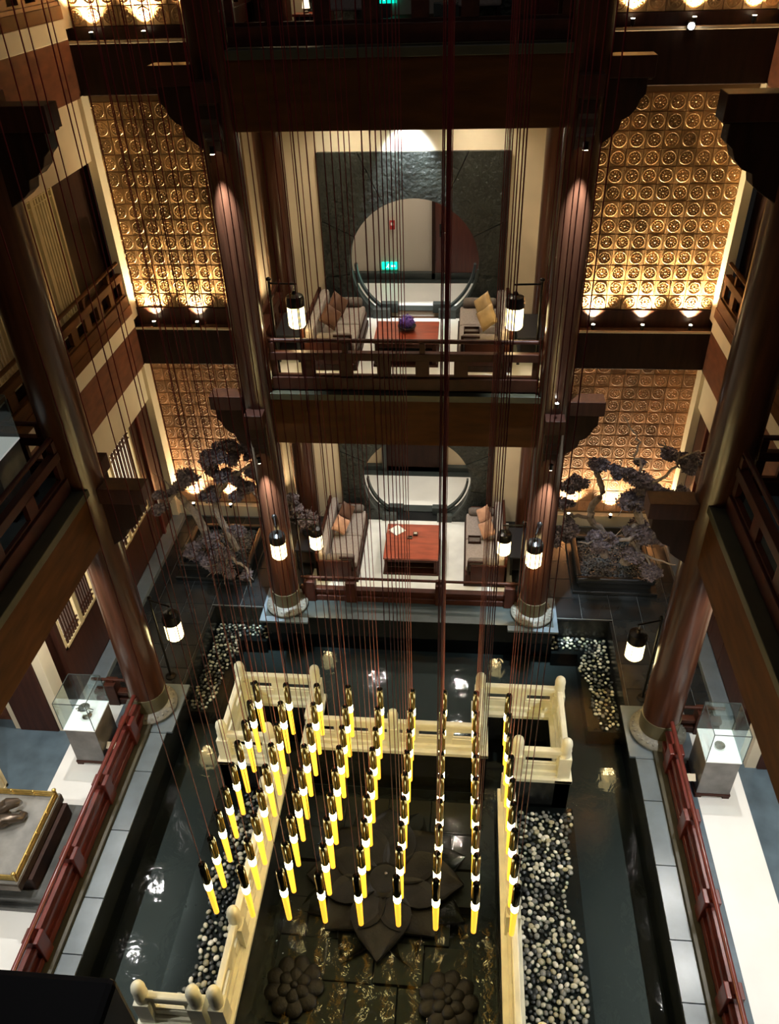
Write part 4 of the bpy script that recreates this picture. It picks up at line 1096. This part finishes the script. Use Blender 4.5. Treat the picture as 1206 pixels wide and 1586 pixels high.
cabinet(1.45, 1.95, 12.2, 12.6, z3, 0.55, 'rail_wood', 'red brown cabinet behind the third floor railing at the right')

# ================================================================== PLANTERS AND TREES
def Yp(u, v, y):
    """point of the plane y seen in the photo at pixel u, v (used to read off branch positions)"""
    q = (u - 603.0, v - 793.0, 1235.0)
    r = [sum(R[i][k] * q[k] for k in range(3)) for i in range(3)]
    t = y / r[1]
    return Vector((0.87 + r[0] * t, y, 10 + r[2] * t))
def planter(s):
    t = thing('planter', 'square black stone planter filled with dark gravel, %s court' % side(s), 'planter', (s * 3.70, 11.72, 0))
    x0, x1, y0, y1 = 3.02, 4.42, 11.08, 12.42
    MB().box(s * (x0 + .06), s * (x1 - .06), y0 + .06, y1 - .06, 0, 0.2).build('body', 'planter_black', t)
    MB().box(s * x0, s * x1, y0, y0 + 0.1, 0.2, 0.32).box(s * x0, s * x1, y1 - 0.1, y1, 0.2, 0.32).box(s * x0, s * (x0 + 0.1), y0 + .1, y1 - .1, 0.2, 0.32).box(s * (x1 - 0.1), s * x1, y0 + .1, y1 - .1, 0.2, 0.32).build('rim', 'planter_black', t, bevel=0.03)
    MB().box(s * (x0 - .06), s * (x1 + .06), y0 - .06, y1 + .06, 0, 0.07).build('plinth', 'planter_black', t, bevel=0.015)
    pts = bed_pts(lambda x, y: True, 620, min(s * 3.13, s * 4.31), max(s * 3.13, s * 4.31), 11.19, 12.31, 40 + s, 0.034)
    g = stuff_bed('gravel', None, pts, 0.215, 50 + s, 0.022, 0.036, ['gravel'])
    if 'category' in g: del g['category']
    g.location = g.location - t.location; g.parent = t
planter(-1); planter(1)
def tree(s, base, limbs, clumps, label, seed):
    rr = random.Random(seed)
    t = thing('gnarled_tree', label, 'tree', base)
    for k, (pts, r0, r1) in enumerate(limbs):
        P_ = [p if isinstance(p, Vector) else Vector(p) for p in pts]
        # refine with jitter for a crooked limb
        Q = [P_[0]]
        for a, b in zip(P_[:-1], P_[1:]):
            for e in (0.33, 0.66):
                Q.append(a.lerp(b, e) + Vector((rr.uniform(-1, 1), rr.uniform(-1, 1), rr.uniform(-1, 1))) * 0.03)
            Q.append(b)
        n = len(Q)
        rad = [r0 + (r1 - r0) * i / (n - 1) + rr.uniform(0, 0.15) * r1 for i in range(n)]
        MB().tube(Q, rad, 8).build('trunk' if k == 0 else 'branch', 'bark', t, smooth=True)
    for k, (c, r) in enumerate(clumps):
        mb = MB()
        rk = random.Random(seed * 100 + k)
        # several crumpled cores with many small leaves
        for q_ in range(5):
            cc = c + Vector((rk.gauss(0, .45), rk.gauss(0, .45), rk.gauss(0, .30))) * r
            rs = r * rk.uniform(0.45, 0.85); sq = (rk.uniform(0.8, 1.4), rk.uniform(0.8, 1.4), rk.uniform(0.45, 0.85))
            core = MB().ell((0, 0, 0), tuple(rs * 0.7 * e for e in sq), 8, 6)
            core.v = [tuple(Vector(q) * rk.uniform(0.65, 1.3) + cc) for q in core.v]
            mb.add(core.v, core.f)
            for _ in range(int(40 + 1000 * r)):
                d_ = Vector((rk.gauss(0, 1), rk.gauss(0, 1), rk.gauss(0, 1))).normalized() * rs * rk.uniform(0.6, 1.15)
                p = cc + Vector((d_.x * sq[0], d_.y * sq[1], d_.z * sq[2])); u = (d_.normalized() + Vector((rk.gauss(0, .8), rk.gauss(0, .8), rk.gauss(0, .8)))).normalized(); v = u.orthogonal().normalized()
                l = rk.uniform(0.016, 0.040)
                mb.add([p - u * l, p + v * l * 0.6, p + u * l, p - v * l * 0.6 + u.cross(v) * l * 0.5], [(0, 1, 2), (0, 2, 3)])
        mb.build('foliage_clump', 'dry_leaf', t)
        tw = MB()
        for _ in range(4):
            d_ = Vector((rk.gauss(0, 1), rk.gauss(0, 1), rk.gauss(0.2, 0.8))).normalized()
            tw.tube([c, c + d_ * r * 0.9, c + d_ * r * 1.6 + Vector((rk.gauss(0, .03), rk.gauss(0, .03), rk.gauss(0.02, .03)))], [0.012, 0.008, 0.003], 5)
        tw.build('twig', 'bark', t)
def rp(cx, cy, y): return Yp(820 + cx * 0.2488, 640 + cy * 0.2488, y)
b0 = Vector((3.62, 11.85, 0.22)); b1 = Vector((3.98, 11.7, 0.22))
limbsR = [([b0, rp(455, 745, 11.85), rp(375, 650, 11.9), rp(390, 570, 11.95), rp(455, 490, 11.9), rp(430, 400, 11.85), rp(410, 330, 11.85)], 0.075, 0.04),
          ([b1, rp(660, 790, 11.6), rp(600, 730, 11.55), rp(690, 680, 11.6), rp(665, 560, 11.7), rp(690, 450, 11.8)], 0.11, 0.05),
          ([rp(375, 650, 11.9), rp(300, 635, 11.7), rp(230, 640, 11.6), rp(190, 570, 11.5)], 0.035, 0.02),
          ([rp(690, 450, 11.8), rp(620, 360, 11.9), rp(540, 340, 12.0), rp(440, 335, 12.0)], 0.03, 0.015),
          ([rp(690, 400, 11.8), rp(690, 310, 11.9), rp(650, 260, 12.0), rp(690, 180, 12.1), rp(640, 110, 12.2), rp(585, 20, 12.3)], 0.03, 0.008),
          ([rp(690, 450, 11.8), rp(800, 520, 11.6), rp(900, 520, 11.4), rp(960, 480, 11.3)], 0.04, 0.02),
          ([rp(690, 450, 11.8), rp(800, 420, 11.5), rp(920, 330, 11.3), rp(930, 250, 11.3), rp(860, 220, 11.3), rp(800, 190, 11.3)], 0.03, 0.008),
          ([rp(930, 280, 11.3), rp(1020, 245, 11.2), rp(1110, 240, 11.1)], 0.02, 0.01),
          ([rp(690, 690, 11.6), rp(640, 770, 11.4), rp(560, 790, 11.35), rp(470, 800, 11.3), rp(300, 800, 11.2)], 0.05, 0.012),
          ([rp(640, 800, 11.5), rp(700, 880, 11.3), rp(780, 910, 11.15), rp(910, 945, 11.0)], 0.035, 0.01),
          ([rp(700, 880, 11.3), rp(760, 960, 11.1), rp(790, 1010, 11.0)], 0.025, 0.01)]
clR = [(410, 320, 55, 11.85), (550, 352, 42, 12.0), (690, 305, 30, 11.95), (690, 415, 75, 11.8), (760, 480, 55, 11.7), (590, 560, 62, 11.6), (690, 530, 60, 11.7),
       (300, 440, 52, 11.7), (240, 460, 38, 11.7), (195, 560, 52, 11.5), (240, 740, 62, 11.4), (165, 800, 42, 11.3), (430, 800, 50, 11.3), (500, 780, 48, 11.3),
       (865, 258, 42, 11.3), (980, 310, 62, 11.3), (1030, 320, 50, 11.2), (800, 515, 48, 11.6), (880, 520, 42, 11.4), (950, 490, 40, 11.3), (740, 780, 48, 11.4), (650, 890, 50, 11.3), (770, 980, 60, 11.05), (650, 720, 70, 11.6)]
tree(1, (3.8, 11.78, 0.22), limbsR, [(rp(a, b, y), r * 0.2488 * 0.0118) for a, b, r, y in clR], 'gnarled driftwood tree with dry purple grey foliage in the right planter', 21)
def lp(cx, cy, y): return Yp(200 + cx * 0.2156, 640 + cy * 0.2156, y)
b0 = Vector((-3.78, 11.75, 0.22)); b1 = Vector((-3.45, 11.7, 0.22))
limbsL = [([b0, lp(560, 880, 11.6), lp(500, 760, 11.6), lp(400, 640, 11.7), lp(340, 570, 11.6), lp(420, 470, 11.6)], 0.10, 0.04),
          ([b1, lp(700, 840, 11.6), lp(620, 700, 11.7), lp(640, 560, 11.8), lp(740, 450, 11.8), lp(800, 420, 11.8), lp(910, 345, 11.8)], 0.08, 0.02),
          ([lp(640, 560, 11.8), lp(620, 400, 11.9), lp(700, 250, 12.0), lp(800, 240, 12.0), lp(870, 270, 12.0)], 0.04, 0.012),
          ([lp(340, 570, 11.6), lp(260, 650, 11.4), lp(170, 670, 11.3), lp(110, 720, 11.2)], 0.03, 0.01),
          ([lp(340, 570, 11.6), lp(280, 510, 11.6), lp(170, 430, 11.6)], 0.02, 0.006),
          ([lp(620, 880, 11.5), lp(640, 980, 11.3), lp(700, 1030, 11.1), lp(800, 1080, 11.0), lp(850, 1130, 10.95), lp(870, 1290, 10.9)], 0.05, 0.008),
          ([lp(700, 1030, 11.1), lp(700, 1150, 11.0), lp(680, 1240, 10.95)], 0.025, 0.008),
          ([lp(640, 980, 11.3), lp(540, 1090, 11.2), lp(460, 1120, 11.2)], 0.03, 0.01),
          ([lp(740, 600, 11.8), lp(880, 560, 11.7), lp(960, 640, 11.6), lp(1150, 640, 11.4), lp(1180, 700, 11.3)], 0.03, 0.01),
          ([lp(620, 700, 11.7), lp(640, 750, 11.5), lp(700, 780, 11.4)], 0.015, 0.006)]
clL = [(425, 455, 72, 11.6), (370, 520, 45, 11.6), (260, 590, 48, 11.5), (610, 310, 70, 11.9), (570, 380, 40, 11.9), (700, 230, 40, 12.0), (800, 240, 58, 12.0), (860, 290, 40, 12.0),
       (720, 330, 50, 11.9), (650, 450, 45, 11.8), (750, 450, 60, 11.8), (830, 530, 72, 11.8), (890, 430, 55, 11.8), (590, 590, 62, 11.8), (760, 590, 55, 11.7), (640, 1080, 85, 11.1),
       (770, 830, 55, 11.4), (850, 1160, 42, 10.95), (220, 690, 45, 11.3), (690, 990, 50, 11.15), (600, 900, 60, 11.4), (460, 1000, 60, 11.4), (1190, 700, 50, 11.4), (1170, 620, 40, 11.4)]
tree(-1, (-3.62, 11.72, 0.22), limbsL, [(lp(a, b, y), r * 0.2156 * 0.0118) for a, b, r, y in clL], 'gnarled driftwood tree with dry dark foliage in the left planter, behind the red cords', 22)
# twig plant in a black pot at the left of the pavilion
t = thing('potted_plant', 'dark pot with a purple twig plant inside the left pavilion column', 'potted plant', (-2.0, 11.9, zp + 0.46))
zz = zp + 0.46
MB().lathe(-2.0, 11.9, [(0.09, zz), (0.14, zz + 0.1), (0.12, zz + 0.2), (0.13, zz + 0.22)], 18).build('pot', 'seat_black', t, smooth=True)
tw = MB(); rr = random.Random(9)
for _ in range(26):
    d_ = Vector((rr.gauss(0, 0.5), rr.gauss(0, 0.5), rr.uniform(0.5, 1.0))).normalized()
    p = Vector((-2.0, 11.9, zz + 0.2)); tw.tube([p, p + d_ * 0.18, p + d_ * 0.36 + Vector((rr.gauss(0, .04), rr.gauss(0, .04), 0))], [0.008, 0.006, 0.003], 5)
tw.build('twigs', 'dry_leaf', t)
puff('leaves', (-2.0, 11.9, zz + 0.42), 0.22, 300, 'dry_leaf', t, 0.03, 0.8, 8)

# ================================================================== DISPLAY CASES
def display_case(x, y, z, label, inside, w=0.47, dp=0.55):
    """x: centre, y: front"""
    t = thing('display_case', label, 'display case', (x, y + dp / 2, z))
    a, b = x - w / 2, x + w / 2
    for q in (a + 0.0, b - 0.09):
        for r in (y, y + dp - 0.08):
            MB().box(q, q + 0.09, r, r + 0.08, z, z + 0.05).build('foot', 'rail_dark', t)
    MB().box(a - 0.005, b + 0.005, y - 0.005, y + dp, z + 0.045, z + 0.085).build('foot_board', 'rail_dark', t, bevel=0.005)
    MB().box(a + 0.01, b - 0.01, y + 0.01, y + dp - 0.01, z + 0.085, z + 0.79).build('pedestal', 'case_grey', t, bevel=0.004)
    MB().box(a, b, y, y + dp, z + 0.79, z + 0.81).build('top_plate', 'case_white', t)
    g = 0.006; h0, h1 = z + 0.811, z + 1.36
    for q in ((a, b, y, y + g), (a, b, y + dp - g, y + dp), (a, a + g, y + g, y + dp - g), (b - g, b, y + g, y + dp - g)):
        MB().box(*q, h0, h1).build('glass_pane', 'case_glass', t)
    MB().box(a, b, y, y + dp, h1, h1 + g).build('glass_lid', 'case_glass', t)
    e = 0.004; mb = MB()
    for q in (a, b):
        for r in (y, y + dp): mb.box(q - e, q + e, r - e, r + e, h0, h1 + g)
    for r in (y, y + dp): mb.box(a, b, r - e, r + e, h1, h1 + g + e)
    for q in (a, b): mb.box(q - e, q + e, y, y + dp, h1, h1 + g + e)
    mb.build('edge_strip', 'gate_frame', t)
    return t
display_case(-4.47, 6.86, 0.002, 'glass display case on a grey marble pedestal at the left walkway', 'cup')
display_case(4.49, 6.90, 0.002, 'glass display case on a grey marble pedestal at the right walkway', 'plate')
t = thing('cup', 'small ornate glass cup inside the left display case', 'cup', (-4.45, 7.12, 0.812))
MB().lathe(-4.45, 7.12, [(0.07, 0.812), (0.02, 0.83), (0.02, 0.88), (0.07, 0.92), (0.085, 1.0), (0.075, 1.0), (0.06, 0.93)], 18).build('bowl', 'chrome', t, smooth=True)
for q in (-1, 1):
    MB().tube([(-4.45 + q * 0.08, 7.12, 0.98), (-4.45 + q * 0.13, 7.12, 0.96), (-4.45 + q * 0.11, 7.12, 0.91), (-4.45 + q * 0.06, 7.12, 0.91)], 0.008, 6).build('handle', 'chrome', t, smooth=True)
t = thing('plate', 'pale round ring shaped plate inside the right display case', 'plate', (4.48, 7.14, 0.812))
MB().lathe(4.48, 7.14, [(0.09, 0.812), (0.14, 0.83), (0.15, 0.86), (0.14, 0.86), (0.09, 0.825)], 28).build('rim', 'case_white', t, smooth=True)
MB().lathe(4.48, 7.14, [(0.05, 0.83), (0.07, 0.87), (0.06, 0.87), (0.04, 0.84)], 24).build('inner_ring', 'base_stone', t, smooth=True)
# little wooden stools and label stands
for s, x, y in ((-1, -4.165, 7.0), (1, 4.165, 7.0)):
    t = thing('label_stand', 'small cream label card stand beside the %s display case' % side(s), 'label stand', (x, y, 0))
    MB().box(x - 0.06, x + 0.06, y - 0.05, y + 0.05, 0, 0.02).cyl(x, y, 0.02, 0.30, 0.012, 8).build('stand', 'dark_wood', t)
    MB().box(-0.07, 0.07, -0.05, 0.05, 0, 0.008).xf(Matrix.Translation((x, y, 0.31)) @ Matrix.Rotation(math.radians(35), 4, 'X')).build('card', 'cream_pale', t)
# second floor case, left gallery
display_case(-4.62, 7.05, F2, 'display case with a lit white top in the left gallery on the second floor', 'none', 0.6, 0.6)

# ================================================================== STONE TABLE WITH GOLD RAIL (left gallery)
t = thing('stone_table', 'square grey stone table with a gilded bamboo rail, on a dark marble base, left gallery', 'table', (-5.0, 5.25, 0))
X1 = -4.42; X0 = -5.65; Y0 = 4.70; Y1 = 5.92
MB().box(X0 - 0.30, X1 + 0.30, Y0 - 0.05, Y1 + 0.18, 0.002, 0.10).build('base_step', 'dark_marble', t, bevel=0.01)
MB().box(X0 - 0.24, X1 + 0.25, Y0 + 0.0, Y1 + 0.12, 0.10, 0.26).build('base', 'dark_marble', t, bevel=0.02)
MB().box(X0 - 0.1, X1 + 0.10, Y0 + 0.12, Y1 - 0.02, 0.26, 0.5).build('pedestal', 'dark_wood', t)
MB().box(X0, X1 + 0.04, Y0 - 0.04, Y1 + 0.03, 0.5, 0.64).build('table_edge', 'bronze', t, bevel=0.015)
MB().box(X0, X1 + 0.03, Y0 - 0.03, Y1 + 0.02, 0.64, 0.66).build('table_slab', 'table_stone', t)
for k, (a, b) in enumerate((((X0, Y1 - 0.03), (X1, Y1 - 0.03)), ((X1, Y1 - 0.03), (X1, Y0 + 0.02)), ((X1, Y0 + 0.02), (X0, Y0 + 0.02)))):
    for zz, r in ((0.675, 0.016), (0.715, 0.016), (0.755, 0.012)):
        MB().tube([(a[0], a[1], zz), (b[0], b[1], zz)], r, 8).build('bamboo_rail', 'gold', t, smooth=True)
    for q in range(1, 4):
        px = a[0] + (b[0] - a[0]) * q / 4; py = a[1] + (b[1] - a[1]) * q / 4
        MB().ell((px, py, 0.715), (0.03, 0.03, 0.055), 8, 6).build('bamboo_knot', 'gold', t, smooth=True)
for cx_, cy_ in ((X1, Y1 - 0.03), (X1, Y0 + 0.02)):
    MB().cyl(cx_, cy_, 0.66, 0.79, 0.022, 10).ell((cx_, cy_, 0.80), (0.03, 0.03, 0.03), 8, 6).build('corner_post', 'gold', t, smooth=True)
# bronze reclining animal-like figure: curled bronze lump sculpture
t = thing('bronze_sculpture', 'small bronze sculpture of twisted forms lying on the stone table', 'sculpture', (-4.86, 5.50, 0.66))
MB().tube([(-5.10, 5.12, 0.70), (-5.0, 5.2, 0.76), (-4.9, 5.3, 0.80), (-4.78, 5.32, 0.78), (-4.70, 5.36, 0.74), (-4.70, 5.42, 0.72), (-4.76, 5.45, 0.71)], [0.05, 0.065, 0.07, 0.06, 0.05, 0.045, 0.03], 10).build('lower_limb', 'bronze', t, smooth=True).location.y += 0.14
MB().tube([(-5.12, 5.3, 0.70), (-5.0, 5.4, 0.82), (-4.88, 5.45, 0.90), (-4.80, 5.50, 0.86), (-4.82, 5.56, 0.76)], [0.06, 0.085, 0.08, 0.06, 0.04], 10).build('upper_limb', 'bronze', t, smooth=True).location.y += 0.14
MB().ell((-4.95, 5.32, 0.75), (0.15, 0.13, 0.09), 12, 8).build('body', 'bronze', t, smooth=True).location.y += 0.14
# cream lattice screen at the far left of the gallery
lattice(-1, 5.62, 5.95, 6.45, 0.0, 2.4, 'cream lattice screen in the left gallery behind the stone table')

# ================================================================== NEAR BRACKET UNDER THE CAMERA BALCONY
t = thing('balcony_bracket', 'black wooden bracket of the near balcony in the lower left corner of the picture', 'bracket', (-0.05, 0.2, 8.5))
MB().box(-0.6, 0.44, 0.05, 0.44, 8.62, 8.90).build('bracket_body', 'black_wood', t, bevel=0.01)
MB().prism([(-0.6, 8.62), (0.40, 8.62), (0.36, 8.50), (0.2, 8.42), (-0.6, 8.35)], 'y', 0.09, 0.40).build('bracket_scroll', 'black_wood', t)
struct('floor', MB().box(-3.6, 3.6, -2.5, 0.05, F3 - 0.5, F3 - 0.1), 'beam_wood', 'near balcony floor under the camera')
